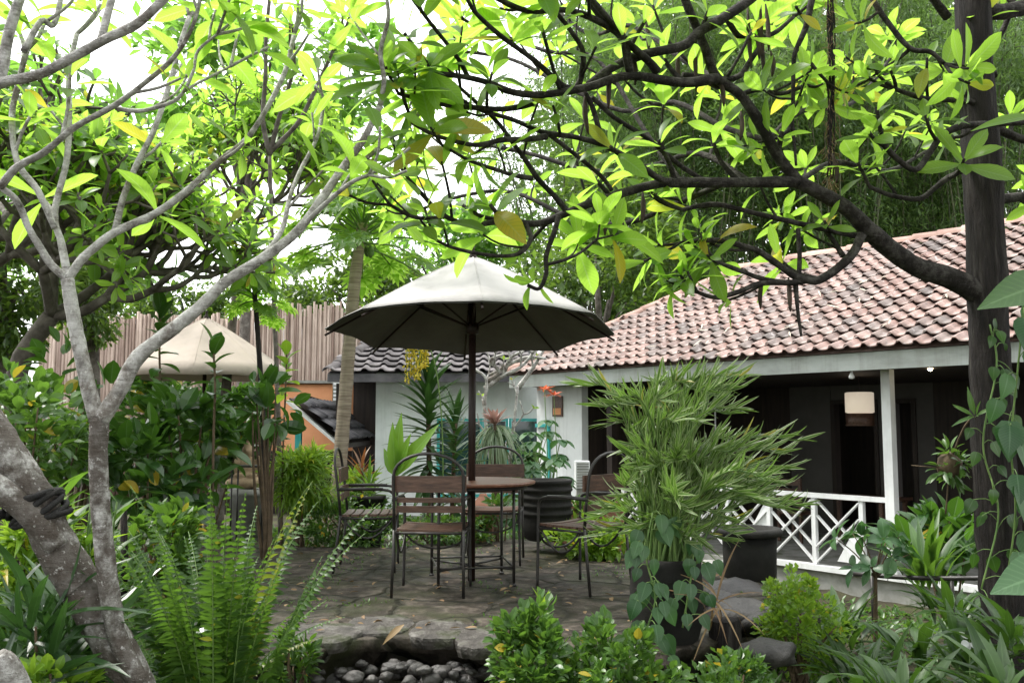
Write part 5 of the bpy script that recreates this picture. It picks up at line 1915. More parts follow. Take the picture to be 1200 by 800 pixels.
# big unseen trees added behind and beside the viewpoint to darken the foreground
for i, (x, y, z, r, n, lab) in enumerate([(-5.5, -6.5, 6.2, (3.0, 3.0, 2.6), 4200, 'unseen tree added behind the viewpoint, left side, to shade the foreground'), (3.6, -5.0, 6.6, (4.2, 3.4, 2.8), 5200, 'unseen tree added behind the viewpoint, right side, to shade the near garden'),
                                          (8.5, 1.5, 6.0, (2.8, 3.4, 3.0), 4200, 'unseen tree added out past the orchid bed to block sky light'), (-8.5, 2.0, 6.0, (3.0, 3.6, 3.0), 4200, 'unseen tree added out past the fern bed to block sky light')]):
    c = Vector((x, y, z))
    g = gz(x, y) - .05
    t = thing('added_shade_tree', lab, 'tree', (x, y, g))
    P, Q, K = blob(n, c, r, 30, .34, flat=.8)
    D = nrm(Q * .6 + RNG.normal(0, .5, (n, 3)))
    LL = .42 * RNG.uniform(.6, 1.2, n)
    mb = MB()
    leaves(mb, P, D, nrm(RNG.normal(0, .5, (n, 3)) + np.array([0, 0, 1])), LL, LL * .27, T_TINY, .1)
    mb.build('crown', M['far_leaf'], t)
    tb = MB()
    tb.tube(spline([Vector((x, y, g)), Vector((x + .15, y, z * .4)), c], 5), np.linspace(.26, .12, 11), 10)
    for k in K[:12]:
        e = Vector(k)
        tb.tube(spline([Vector((x + .1, y, z * .6)), (c + e) / 2, e], 3), np.linspace(.08, .02, 7), 6)
    tb.build('trunk', M['mid_bark'], t, True)

# hairy strand hanging in front of the bamboo
hp_ = at(975, -40, 4.75)
t = thing('hanging_vine', 'dark hairy strand hanging straight down among the dark limbs', 'vine', tuple(at(975, 215, 4.75)))
mb = MB()
for i in range(7):
    o_ = [random.uniform(-6, 6) for _ in range(5)]
    mb.tube(spline([at(973 + o_[j] * .8, -40 + j * (60 + random.uniform(-4, 4)), 4.75 + random.uniform(-.02, .02)) for j in range(5)], 5), .0045, 5)
mb.build('strands', M['dark_bark'], t, True)
mb = MB()
n = 420
P = np.array([tuple(at(974 + RNG.normal(0, 4), RNG.uniform(-30, 225), 4.75)) for _ in range(n)])
leaves(mb, P, nrm(RNG.normal(0, .5, (n, 3)) + np.array([0, 0, -.9])), nrm(RNG.normal(size=(n, 3))), RNG.uniform(.03, .09, n), .002, T_DIAM, .1)
mb.build('hairs', M['dry_leaf'], t)

# ================================================================== SHRUBS AND GARDEN PLANTS
def gpt(px, py, Y):
    p = at(px, py, Y)
    return (p.x, p.y, gz(p.x, p.y))


def shr(name, label, cat, px0, py0, px1, py1, Y, depth, n, L, wr, T, mat, base_py=None, **k):
    """a leafy shrub filling a picture box at depth Y"""
    a, b = at(px0, py0, Y), at(px1, py1, Y)
    c = (a + b) / 2
    base = (c.x, c.y, gz(c.x, c.y))
    return shrub(name, label, cat, base, c, (abs(b.x - a.x) / 2 * .88, depth, abs(a.z - b.z) / 2 * .9), n, L, wr, T, mat, **k)


# ---- big rubber-leaved shrubs in the left middle
shr('rubber_shrub', 'tall shrub of big glossy dark leaves under the beige umbrella', 'shrub', 150, 446, 268, 575, 7.4, .45, 220, .22, .27, T_OVAL, M['rubber_leaf'], clumps=26, cs=.3, updir=.1, stem_r=.012, yel=.04)
shr('rubber_shrub', 'big-leaved dark shrub around the slender papaya stem', 'shrub', 285, 440, 345, 515, 7.9, .35, 60, .22, .27, T_OVAL, M['rubber_leaf'], clumps=14, cs=.34, updir=.1, stem_r=.012)
shr('rubber_shrub', 'dark glossy shrub between the slanting trunk and the slim stem', 'shrub', 25, 410, 130, 590, 6.4, .45, 230, .2, .28, T_OVAL, M['rubber_leaf'], clumps=20, cs=.3, updir=.1, stem_r=.012)
shr('rubber_shrub', 'low dark shrub filling the gap behind the slim pale stem', 'shrub', 100, 500, 250, 640, 6.6, .5, 200, .2, .27, T_OVAL, M['rubber_leaf'], clumps=22, cs=.3, updir=.1)
shr('leafy_shrub', 'pale-flecked small-leaved shrub by the slanting trunk top', 'shrub', -20, 420, 90, 620, 5.4, .5, 900, .10, .3, T_OVAL, M['hedge_leaf'], clumps=24, cs=.3)
shr('leafy_shrub', 'mid green shrub standing under the slender papaya crown', 'shrub', 185, 475, 268, 600, 8.6, .5, 460, .13, .26, T_OVAL, M['hedge_leaf'], clumps=20, cs=.3)
shr('leafy_shrub', 'dark shrub with light tips against the garden shed', 'shrub', 210, 450, 290, 540, 9.4, .5, 420, .16, .26, T_OVAL, M['rubber_leaf'], clumps=16, cs=.34)
# upright green shoots beside the trunk
t = thing('ginger_shoots', 'upright green ginger shoots between the two pale trunks', 'plant', gpt(72, 700, 3.9))
lf, sb = MB(), MB()
for i in range(9):
    p = Vector(gpt(66 + 4 * i + random.uniform(-6, 6), 700, 3.9 + random.uniform(-.2, .2)))
    h = random.uniform(.75, 1.02)
    top = p + Vector((random.uniform(-.12, .12), random.uniform(-.1, .1), h))
    s_ = spline([p, (p + top) / 2 + Vector((.02, 0, 0)), top], 5)
    sb.tube(s_, np.linspace(.009, .004, len(s_)), 6)
    for q in range(3, len(s_)):
        az = random.uniform(0, 6.28)
        leaves(lf, [tuple(s_[q])], [(math.cos(az) * .6, math.sin(az) * .6, .75)], [(0, 0, 1)], random.uniform(.16, .26), .021, T_LANCE, .3)
sb.build('stem', M['green_stem'], t, True)
lf.build('foliage', M['fern_leaf'], t, True)

# ---- bright clipped hedge and mounds at the back left of the terrace
shr('clipped_hedge', 'dark clipped hedge along the back edge of the terrace', 'hedge', 325, 578, 480, 648, 8.75, .38, 3000, .055, .33, T_TINY, M['hedge_leaf'], clumps=70, cs=.24, flat=.9)
shr('clipped_hedge', 'lower leafy hedge behind the near chair legs', 'hedge', 470, 600, 590, 640, 8.9, .3, 1300, .06, .33, T_TINY, M['hedge_leaf'], clumps=50, cs=.24, flat=.9)
shr('grassy_mound', 'bright lime fountain-like mound above the clipped hedge', 'shrub', 315, 528, 395, 602, 8.6, .35, 1700, .17, .07, T_LANCE, M['lime_leaf'], clumps=26, cs=.3, updir=.2, bend=.5)
shr('lime_shrub', 'bright lime shrub between the barrel planter and the potted cane bush', 'shrub', 645, 602, 745, 662, 7.9, .35, 1300, .10, .2, T_LANCE, M['lime_leaf'], clumps=26, cs=.3, updir=.4)
shr('lime_shrub', 'thin lime sprig shrub at the foot of the papaya trunk', 'shrub', 405, 545, 445, 600, 9.4, .2, 260, .12, .2, T_LANCE, M['lime_leaf'], clumps=10, cs=.35, updir=.4)
shr('weed_tuft', 'small green tuft growing beside the clay lantern', 'plant', 572, 570, 600, 625, 9.0, .12, 90, .10, .22, T_LANCE, M['hedge_leaf'], clumps=8, cs=.35, updir=.6)
shr('weed_tuft', 'green tuft under the clay trough', 'plant', 655, 585, 720, 612, 8.6, .2, 220, .10, .22, T_LANCE, M['hedge_leaf'], clumps=10, cs=.35, updir=.6)

# ---- hedge bush at the step and other near bushes
shr('hedge_bush', 'rounded bush of small shiny leaves in front of the step', 'bush', 565, 706, 690, 880, 4.05, .34, 2300, .050, .33, T_OVAL, M['hedge_leaf'], clumps=60, cs=.26, flat=.9, bend=.15)
shr('hedge_bush', 'small-leaved bush sprawling below the black cane pot', 'bush', 650, 726, 800, 900, 3.9, .36, 2500, .050, .33, T_OVAL, M['hedge_leaf'], clumps=60, cs=.26, flat=.9, bend=.15)
shr('small_leaved_bush', 'lime-tipped small-leaved bush beside the orchid bed', 'bush', 882, 668, 985, 800, 5.0, .32, 2300, .042, .34, T_TINY, M['lime_leaf'], clumps=46, cs=.26, flat=.9)
shr('small_leaved_bush', 'darker small-leaved bush at the bottom beside the boulders', 'bush', 800, 765, 930, 880, 4.1, .3, 1500, .05, .34, T_TINY, M['hedge_leaf'], clumps=36, cs=.28, flat=.9)
t = thing('ti_sprout', 'bright pointed sprout standing up out of the hedge bush', 'plant', gpt(636, 770, 4.3))
mb = MB()
p = at(636, 715, 4.3)
for az, el in ((.2, 80), (2.0, 66), (3.6, 72), (5.0, 58), (1.1, 50)):
    leaves(mb, [tuple(p)], [(math.cos(az) * math.cos(R(el)), math.sin(az) * math.cos(R(el)), math.sin(R(el)))], [(-math.cos(az), -math.sin(az), .2)], random.uniform(.10, .16), .014, T_LANCE, .15)
mb.tube([gpt(636, 770, 4.3), tuple(p)], .006, 6)
mb.build('foliage', M['lime_leaf'], t, True)

# ---- left foreground greenery
shr('lime_shrub', 'arching lime-leaved shrub under the slanting pale trunk', 'shrub', -30, 610, 85, 770, 3.9, .4, 1200, .15, .09, T_LANCE, M['lime_leaf'], clumps=34, cs=.28, updir=.15, bend=.55)
shr('lime_shrub', 'small lime tuft seen between the trunk and the slim stem', 'shrub', 85, 640, 125, 720, 4.1, .15, 220, .13, .09, T_LANCE, M['lime_leaf'], clumps=10, cs=.3, updir=.2, bend=.5)
shr('strap_plant', 'dark strap-leaved clump in the shade left of the slanting trunk', 'plant', -30, 700, 110, 880, 3.3, .3, 220, .35, .05, T_STRAP, M['dark_strap'], clumps=14, cs=.35, updir=.7, bend=.5)
shr('leafy_ground_shrub', 'dim leafy growth between slim stem and fern', 'shrub', 140, 590, 235, 730, 4.9, .4, 800, .09, .25, T_OVAL, M['fern_leaf'], clumps=30, cs=.26)
shr('leafy_ground_shrub', 'low dark growth at the foot of the pale frangipani', 'shrub', 100, 730, 260, 900, 3.75, .4, 900, .075, .3, T_OVAL, M['rubber_leaf'], clumps=34, cs=.26)
shr('leafy_ground_shrub', 'bright leafy bits at the bottom edge by the trunk', 'shrub', 20, 765, 105, 850, 3.0, .2, 160, .08, .3, T_OVAL, M['lime_leaf'], clumps=12, cs=.3)
shr('leafy_ground_shrub', 'trailing weeds at the left end of the terrace step', 'plant', 318, 740, 372, 830, 4.5, .15, 240, .06, .25, T_OVAL, M['fern_leaf'], clumps=14, cs=.3)
# thin dark post among the ferns
a_ = Vector(gpt(147, 720, 4.6))
mb = MB()
mb.tube([a_, at(146, 660, 4.6), at(145, 592, 4.6)], [.02, .018, .016], 7)
tag(mb.build('wooden_stake', M['dark_bark'], None, True, loc=tuple(a_)), 'short dark stake between the slim pale stem and the fern', 'stake')

# ---- sword fern
def fern(name, label, base, n, L, el, w_, mat, az_range=(0, 6.283), pairs=44):
    t = thing(name, label, 'fern', base)
    lf, sb = MB(), MB()
    for i in range(n):
        az = az_range[0] + (az_range[1] - az_range[0]) * (i + random.random()) / n
        e = R(random.uniform(*el))
        ll = L * random.uniform(.7, 1.08)
        out = Vector((math.cos(az), math.sin(az), 0))
        b = Vector(base) + out * random.uniform(.01, .09)
        P, d = [b], out * math.cos(e) + Vector((0, 0, math.sin(e)))
        st = ll / 26
        bend = random.uniform(.006, .030)
        for k in range(26):
            d = (d + (Vector((0, 0, -1)) * .7 + out * .5) * bend * (.3 + k / 13)).normalized()
            P.append(P[-1] + d * st)
        sb.tube(P, np.linspace(.0042, .0012, len(P)), 5)
        A = np.array([tuple(p) for p in P])
        ts = np.linspace(.10, .995, pairs)
        idx = ts * 26
        i0 = np.minimum(idx.astype(int), 25)
        f = (idx - i0)[:, None]
        C = A[i0] * (1 - f) + A[i0 + 1] * f
        Tn = nrm(A[i0 + 1] - A[i0])
        side = nrm(np.cross(Tn, np.array([0, 0, 1.0]) + np.array(tuple(out)) * -.6 + 1e-3))
        up = np.cross(side, Tn)
        prof = np.minimum(1, np.minimum(ts * 3.5 + .25, (1.02 - ts) * 2.6))
        tw = random.uniform(-.35, .35)
        ftint, fyel = random.random(), (.22 if random.random() < .05 else 0.0)
        for sg in (-1, 1):
            D = nrm(side * sg + Tn * .28 + up * (tw * sg - .12) + RNG.normal(0, .15, (pairs, 3)))
            keep = RNG.uniform(size=pairs) > .05
            leaves(lf, C[keep], D[keep], up[keep], (w_ * prof * RNG.uniform(.72, 1.1, pairs))[keep], (.0095 * (.5 + .5 * prof) * w_ / .065)[keep], T_LANCE, RNG.uniform(.05, .55, keep.sum()), t0=np.clip(ftint + RNG.normal(0, .12, keep.sum()), 0, 1), t1=np.where(RNG.uniform(size=keep.sum()) < .012, .35, fyel))
    sb.build('stem', M['green_stem'], t, True)
    lf.build('fronds', mat, t, True)
    return t


fb = at(256, 835, 3.75)
fern('sword_fern', 'tall sword fern with upright ribbed fronds before the terrace', (fb.x, fb.y, gz(fb.x, fb.y) + .02), 44, 1.14, (73, 89), .070, M['fern_leaf'])
fb = at(225, 790, 4.3)
fern('sword_fern', 'smaller drooping sword fern behind the tall upright one', (fb.x, fb.y, gz(fb.x, fb.y) + .02), 22, .95, (45, 75), .06, M['fern_leaf'])

# ---- plants at the windows behind the table
def stalk_rosette(name, label, base, pts, r, n, L, wr, T, mat, stem, el=(15, 115), bend=(.1, .4), t0=0.25):
    t = thing(name, label, 'plant', base)
    sb, lf = MB(), MB()
    s_ = spline([Vector(base)] + pts, 6)
    sb.tube(s_, np.linspace(r, r * .7, len(s_)), 8)
    m = len(s_) - 1
    P, D, N, LL, BB = [], [], [], [], []
    for i in range(n):
        f = i / (n - 1)
        q = (t0 + (1 - t0) * f) * m
        i0 = min(int(q), m - 1)
        p = s_[i0].lerp(s_[i0 + 1], q - i0)
        az = i * 2.4 + random.uniform(-.3, .3)
        e = R(el[1] + (el[0] - el[1]) * f ** 1.3 + random.uniform(-8, 8))
        out = Vector((math.cos(az), math.sin(az), 0))
        d = out * math.sin(e) + Vector((0, 0, math.cos(e)))
        P.append(tuple(p)); D.append(tuple(d)); N.append(tuple(Vector((0, 0, math.sin(e))) - out * math.cos(e)))
        LL.append(L * random.uniform(.75, 1.1)); BB.append(random.uniform(*bend))
    LL = np.array(LL)
    leaves(lf, P, D, N, LL, LL * wr, T, np.array(BB))
    sb.build('stem', stem, t, True)
    lf.build('foliage', mat, t, True)
    return t


stalk_rosette('corn_plant', 'dark corn plant with tiers of long shiny leaves before the mint wall', gpt(503, 620, 10.6), [at(503, 560, 10.6), at(502, 500, 10.6), at(502, 448, 10.6)], .035, 105, .56, .075, T_STRAP, M['dark_strap'], M['brown_stem'], el=(8, 108), bend=(.1, .45), t0=.28)
stalk_rosette('corn_plant', 'second shorter corn plant close beside the umbrella pole', gpt(530, 630, 11.0), [at(530, 590, 11), at(532, 540, 11), at(534, 490, 11)], .03, 60, .5, .075, T_STRAP, M['dark_strap'], M['brown_stem'], el=(10, 105), t0=.3)
# yellow hanging blossoms
yp = at(488, 400, 9.9)
t = thing('yellow_blossoms', 'yellow hanging blossom strands beneath the umbrella edge by the corn plant', 'flower', (yp.x, yp.y, at(488, 445, 9.9).z))
mb, sb = MB(), MB()
for i in range(9):
    x = 477 + i * 2.9
    a_ = at(x, 396, 9.9 + random.uniform(-.06, .06))
    l_ = random.uniform(.28, .5)
    n = 46
    ts = RNG.uniform(0, 1, n)
    P = np.array(tuple(a_)) + np.stack([RNG.normal(0, .012, n), RNG.normal(0, .012, n), -ts * l_], 1)
    leaves(mb, P, nrm(RNG.normal(0, .5, (n, 3)) + np.array([0, 0, -.8])), nrm(RNG.normal(size=(n, 3))), RNG.uniform(.03, .055, n), .011, T_OVAL, .2)
    sb.tube([tuple(a_ + Vector((0, 0, .02))), tuple(a_ - Vector((0, 0, l_)))], .004, 5)
q0 = at(488, 396, 9.9)
sb.tube(spline([Vector(gpt(520, 600, 10.1)), at(518, 500, 10.0), at(508, 420, 9.95), at(490, 392, 9.9), at(474, 396, 9.9)], 6), .008, 6)
mb.build('petals', M['yellow_petal'], t, True)
sb.build('stem', M['green_stem'], t, True)
# bright broad blades
t = thing('canna_plant', 'plant with a few tall bright green blades behind the front chair', 'plant', gpt(463, 615, 8.2))
mb, sb = MB(), MB()
b = Vector(gpt(463, 615, 8.2))
top = at(464, 558, 8.2)
sb.tube([b, (b + top) / 2, top], [.02, .017, .012], 7)
for (dx, dz, dy, l_, w_) in ((-.10, 1, -.1, .50, .062), (.02, 1, .1, .60, .07), (.62, .85, -.05, .62, .082), (.30, 1, -.2, .42, .06), (-.45, .9, .2, .30, .05)):
    leaves(mb, [tuple(top)], [(dx, dy, dz)], [(-.3 + dx * -.4, -.9, .25)], l_, w_, T_LANCE, .10, t0=random.random())
sb.build('stem', M['green_stem'], t, True)
mb.build('foliage', M['bright_blade'], t, True)
# bromeliads in a pot by the papaya
stalk_rosette('croton_plant', 'reddish and green spiky plant at the papaya trunk', gpt(425, 605, 9.2), [at(425, 575, 9.2), at(424, 548, 9.2)], .02, 26, .30, .05, T_STRAP, M['red_leaf'], M['brown_stem'], el=(10, 85), t0=.3)
pp_ = Vector(gpt(432, 600, 8.9))
t = thing('plant_pot', 'dark flower pot half hidden behind the side-on chair', 'planter', tuple(pp_))
mb = MB()
zt_ = at(432, 580, 8.9).z - pp_.z
mb.lathe([(.10, 0), (.14, zt_ * .6), (.155, zt_ - .04), (.17, zt_ - .038), (.17, zt_), (.145, zt_), (.14, zt_ - .05), (0, zt_ - .05)], tuple(pp_), 24, cap=False)
mb.build('body', M['old_pot'], t, True)
stalk_rosette('spiky_plant', 'spiky green plant in the dark flower pot', (pp_.x, pp_.y, pp_.z + zt_ - .05), [pp_ + Vector((0, 0, zt_ + .05))], .015, 24, .34, .045, T_STRAP, M['fern_leaf'], M['green_stem'], el=(5, 80), t0=.2)
# pink topped plant with hanging grey strands, on its stake
t = thing('hanging_bromeliad', 'pink-topped plant with pale drooping strands mounted before the window', 'plant', gpt(580, 610, 11.4))
mb = MB()
c = at(580, 497, 11.4)
sb = MB()
sb.tube(spline([Vector(gpt(580, 610, 11.4)), at(581, 560, 11.4), c], 4), np.linspace(.03, .02, 9), 7)
sb.build('stake', M['brown_stem'], t, True)
whorl(mb, c, (0, 0, 1), 26, .30, .10, (15, 70), T_STRAP, (0, .3))
mb.build('top_leaves', M['pink_leaf'], t, True)
mb = MB()
for i in range(130):
    az = random.uniform(0, 6.28)
    o_ = Vector((math.cos(az), math.sin(az), 0))
    p = c + Vector((0, 0, -random.uniform(0, .25))) + o_ * .05
    leaves(mb, [tuple(p)], [tuple(o_ * .7 + Vector((0, 0, .2 - random.random() * .6)))], [(0, 0, 1)], random.uniform(.3, .62), .011, T_STRAP, random.uniform(.55, 1.15))
mb.build('strands', M['grey_leaf'], t, True)
# bare leaning branches with pale twigs in front of the roof corner
t = thing('bare_branches', 'leafless pale twisted branches before the roof corner', 'shrub', gpt(597, 620, 12.0))
tb = MB()
tips = []
for pts in ([(598, 600), (598, 540), (603, 490), (607, 452)], [(585, 600), (575, 540), (568, 480), (570, 445), (556, 432)], [(570, 447), (585, 436), (575, 422), (590, 415)], [(568, 455), (590, 440), (610, 430), (628, 410)], [(575, 440), (600, 425), (620, 418), (640, 420)], [(590, 438), (598, 420), (610, 412)], [(607, 455), (625, 430), (640, 405)]):
    s_, r_ = traced(tb, pts, 12, 11.8, 3.2, 1.6, 4, 6)
    sprout(tb, s_, r_, tips, .3, (.1, .25), .3, 1)
tb.build('branches', M['grey_bark'], t, True)
mb = MB()
for e, q in tips[::3]:
    whorl(mb, e, q, 3, .09, .25, (20, 80), T_OVAL, (0, .3))
mb.build('foliage', M['lime_leaf'], t, True)
# bluish broad-leaved plants under the window
for nm, lab, px, py, Y, nst, hz in (('broad_leaved_plant', 'bluish broad-leaved plant under the small brown window', 640, 610, 11.6, 15, 1.15), ('broad_leaved_plant', 'big bluish broad-leaved plant right before the turquoise window', 618, 615, 13.5, 18, 1.5), ('broad_leaved_plant', 'low bluish broad-leaved plant between pole and barrel planter', 612, 615, 10.4, 9, .7)):
    b = Vector(gpt(px, py, Y))
    t = thing(nm, lab, 'plant', tuple(b))
    lf, sb = MB(), MB()
    for i in range(nst):
        az = i * 2.4
        o_ = Vector((math.cos(az), math.sin(az), 0))
        e = b + o_ * random.uniform(.15, .48) + Vector((0, 0, hz * random.uniform(.45, 1.15)))
        s_ = spline([b, b * .4 + e * .6 + Vector((0, 0, .12)), e], 4)
        sb.tube(s_, np.linspace(.011, .005, len(s_)), 5)
        for k in range(5):
            a2 = az + R(-100 + 50 * k)
            leaves(lf, [tuple(e)], [(math.cos(a2), math.sin(a2), -.25)], [(0, 0, 1)], random.uniform(.18, .27), .065, T_OVAL, .25)
    sb.build('stem', M['green_stem'], t, True)
    lf.build('foliage', M['blue_leaf'], t, True)
# orange flowers on tall stems
for px, py, lab in ((638, 456, 'taller orange flower head on its thin stem before the mint wall'), (649, 463, 'lower orange flower head on its thin stem by the small window')):
    b = Vector(gpt(px + 2, 610, 12.2))
    t = thing('orange_flower', lab, 'flower', tuple(b), 'orange flowers under the roof corner')
    e = at(px, py, 12.2)
    mb = MB()
    mb.tube(spline([b, (b + e) / 2 + Vector((.03, 0, 0)), e], 4), .006, 5)
    mb.build('stem', M['green_stem'], t, True)
    mb = MB()
    whorl(mb, e, (0, 0, 1), 12, .15, .2, (35, 100), T_LANCE, (0, .3), 0)
    mb.build('petals', M['orange_petal'], t, True)

# ---- the potted cane bush on the terrace corner
pb = at(782, 782, 4.95)
pot = thing('cane_pot', 'large blackened clay pot holding the variegated cane bush', 'planter', (pb.x, pb.y, -.18))
mb = MB()
zt_ = at(782, 652, 4.95).z
hh = zt_ + .18
mb.lathe([(.13, -.0), (.15, .03), (.155, hh * .25), (.185, hh * .42), (.195, hh * .7), (.185, hh - .04), (.19, hh), (.165, hh), (.16, hh - .08), (0, hh - .08)], (pb.x, pb.y, -.18), 32, cap=False, wob=.025)
mb.build('body', M['old_pot'], pot, True)
cane = thing('cane_bush', 'big spreading cane bush with narrow cream-edged leaves in the black pot', 'bush', (pb.x, pb.y, zt_ - .06))
lf, sb = MB(), MB()
c0 = Vector((pb.x, pb.y, zt_ - .08))
for i in range(86):
    # stems aimed over the outline seen in the photo
    az = random.uniform(0, 6.283)
    tx = random.gauss(0, 1)
    px = 800 + tx * 48 if i % 6 else random.uniform(870, 945)
    py = random.uniform(440, 640) if i % 6 else random.uniform(530, 610)
    if i < 10:
        px, py = random.uniform(700, 760), random.uniform(450, 640)
    e = at(px, py, 4.95 + random.gauss(0, .28))
    b = c0 + Vector((random.uniform(-.12, .12), random.uniform(-.12, .12), 0))
    h = e - b
    mid = b + Vector((h.x * .22, h.y * .22, h.z * .60 + .08))
    m2 = b + Vector((h.x * .60, h.y * .60, h.z * .90 + .08))
    s_ = spline([b, mid, m2, e], 7)
    sb.tube(s_, np.linspace(.009, .003, len(s_)), 5)
    A = np.array([tuple(p) for p in s_])
    n = 32
    ts = np.linspace(.22, 1.0, n) * (len(s_) - 1)
    i0 = np.minimum(ts.astype(int), len(s_) - 2)
    f = (ts - i0)[:, None]
    C = A[i0] * (1 - f) + A[i0 + 1] * f
    Tn = nrm(A[i0 + 1] - A[i0])
    rnd = nrm(np.cross(Tn, nrm(RNG.normal(size=(n, 3)))))
    D = nrm(Tn * RNG.uniform(.9, 1.6, (n, 1)) + rnd * .42 + np.array([0, 0, .6]))
    LL = RNG.uniform(.10, .20, n)
    leaves(lf, C, D, nrm(Tn + rnd * -.6 + np.array([0, 0, .3])), LL, RNG.uniform(.006, .0095, n), T_STRAP, RNG.uniform(.0, .3, n), None, np.where(RNG.uniform(size=n) < .02, .5, 0))
sb.build('canes', M['green_stem'], cane, True)
lf.build('foliage', M['variegated'], cane, True)
# dry strands drooping by the pot
t = thing('dry_grass_tuft', 'dry straw-coloured blades drooping beside the black pot', 'plant', tuple(at(836, 772, 4.75)))
mb = MB()
for i in range(15):
    p = at(random.uniform(822, 850), random.uniform(700, 716), 4.75 + random.uniform(-.08, .08))
    leaves(mb, [tuple(p)], [(random.uniform(-.3, .4), random.uniform(-.4, .2), random.uniform(-.3, .7))], [(0, -.5, 1)], random.uniform(.18, .34), .006, T_STRAP, random.uniform(.6, 1.2))
mb.build('blades', M['dry_leaf'], t, True)


# ---- heart-leaved vines
def vine(name, label, pts, n, L, mat, spread=.08, face=(0, -.8, .5), group=None):
    t = thing(name, label, 'vine', tuple(pts[-1]))
    s_ = spline(pts, 8)
    sb, lf = MB(), MB()
    sb.tube(s_, .005, 6)
    m = len(s_) - 1
    for i in range(n):
        p = s_[int(i / n * m)]
        o_ = Vector((random.uniform(-1, 1), random.uniform(-1, .2), random.uniform(-.3, .6)))
        q = p + o_.normalized() * spread * random.uniform(.6, 1.4)
        sb.tube(spline([p, (p + q) / 2 + Vector((0, 0, .015)), q], 2), .0025, 5)
        ll = L * random.uniform(.7, 1.15)
        leaves(lf, [tuple(q)], [(o_.x * .5, o_.y * .3 - .1, -.75)], [tuple(Vector(face) + Vector((random.uniform(-.4, .4), 0, random.uniform(-.3, .3))))], ll, ll * .36, T_HEART, random.uniform(.05, .25))
    sb.build('stem', M['green_stem'], t, True)
    lf.build('foliage', mat, t, True)
    return t


vine('heart_leaf_vine', 'heart-leaved creeper trailing down the front of the black pot', [at(765, 600, 4.70), at(757, 650, 4.68), at(768, 700, 4.66), at(758, 745, 4.66), at(775, 785, 4.64)], 34, .105, M['blue_leaf'])
vine('heart_leaf_vine', 'heart-leaved creeper spilling over the near rim of the black pot', [at(822, 648, 4.74), at(812, 668, 4.72), at(806, 700, 4.72), at(800, 735, 4.72)], 18, .10, M['blue_leaf'])
vine('heart_leaf_vine', 'vine with large heart leaves climbing the upright dark trunk', [at(1200, 360, 4.6), at(1192, 440, 4.65), at(1185, 520, 4.7), at(1190, 600, 4.75), at(1180, 680, 4.8)], 15, .19, M['blue_leaf'])
# very large near leaves at the picture edge
for lab, px, py, Y, d, nn, L, W, mat in (('huge dark leaf crossing the upright trunk', 1235, 330, 3.3, (-.9, -.1, -.22), (0, -.75, .55), .31, .085, 'rubber_leaf'),
                                        ('big pale heart-shaped leaf low at the picture edge', 1245, 668, 2.9, (-.9, -.1, -.15), (0, -.6, .75), .25, .085, 'blue_leaf'),
                                        ('long green leaf curving in front of the upright trunk', 1215, 136, 3.4, (-.95, -.1, -.1), (.1, -.7, .6), .27, .028, 'plumeria')):
    b = at(px, py, Y)
    t = thing('climber_leaf', lab, 'leaf', tuple(b), 'large climber leaves at the picture edge')
    mb, sb = MB(), MB()
    leaves(mb, [tuple(b)], [d], [nn], L, W, T_HEART if W > .05 else T_LANCE, .18, t0=.5)
    st = at(1330, py + 60, Y + .3)
    sb.tube(spline([st, (st + b) / 2 + Vector((0, 0, .05)), b], 4), .004, 5)
    g = Vector((st.x, st.y, gz(st.x, st.y)))
    sb.tube([g, (g + st) / 2 + Vector((.03, 0, 0)), st], .007, 6)
    mb.build('blade', M[mat], t, True)
    sb.build('stem', M['green_stem'], t, True)
# epiphyte clump on a hanging cord left of the trunk
c = at(1112, 545, 5.3)
t = thing('epiphyte_clump', 'hanging clump of pale-leaved epiphyte in the dark beside the trunk', 'plant', tuple(c))
lf, sb = MB(), MB()
sb.tube(spline([at(1068, 545, 5.35), at(1105, 548, 5.3), c], 3), .003, 5)
sb.tube(spline([at(1150, 480, 5.15), at(1130, 500, 5.2), c], 3), .006, 5)
sb.tube(spline([c, at(1110, 580, 5.3), at(1108, 602, 5.3)], 3), .005, 5)
P, Q, K = blob(80, c, (.10, .09, .09), 8, .4)
leaves(lf, P, nrm(Q + np.array([0, 0, .1])), nrm(RNG.normal(0, .5, (80, 3)) + np.array([0, 0, 1])), RNG.uniform(.06, .11, 80), .015, T_OVAL, .2)
whorl(lf, at(1142, 487, 5.0), (-.5, -.5, .5), 8, .15, .1, (20, 70), T_LANCE, (.1, .3))
rock(sb, tuple(c), (.07, .06, .08), seed=40)
lf.build('foliage', M['hedge_leaf'], t, True)
sb.build('stem', M['brown_stem'], t, True)

# ---- orchid bed lower right
def strap_clump(name, label, base, n, L, wr, el, mat, spread=.18, bend=(.2, .7), T=T_LANCE, group=None):
    t = thing(name, label, 'plant', tuple(base), group)
    mb = MB()
    P, D, N, BB = [], [], [], []
    for i in range(n):
        az = random.uniform(0, 6.283)
        e = R(random.uniform(*el))
        o_ = Vector((math.cos(az), math.sin(az), 0))
        P.append(tuple(Vector(base) + o_ * random.uniform(0, spread) + Vector((0, 0, random.uniform(0, .12)))))
        D.append(tuple(o_ * math.cos(e) + Vector((0, 0, math.sin(e)))))
        N.append(tuple(Vector((0, 0, math.cos(e))) - o_ * math.sin(e)))
        BB.append(random.uniform(*bend))
    LL = L * RNG.uniform(.6, 1.15, n)
    leaves(mb, P, D, N, LL, LL * wr, T, np.array(BB), None, np.where(RNG.uniform(size=n) < .0, .7, 0))
    mb.build('foliage', mat, t, True)
    return t


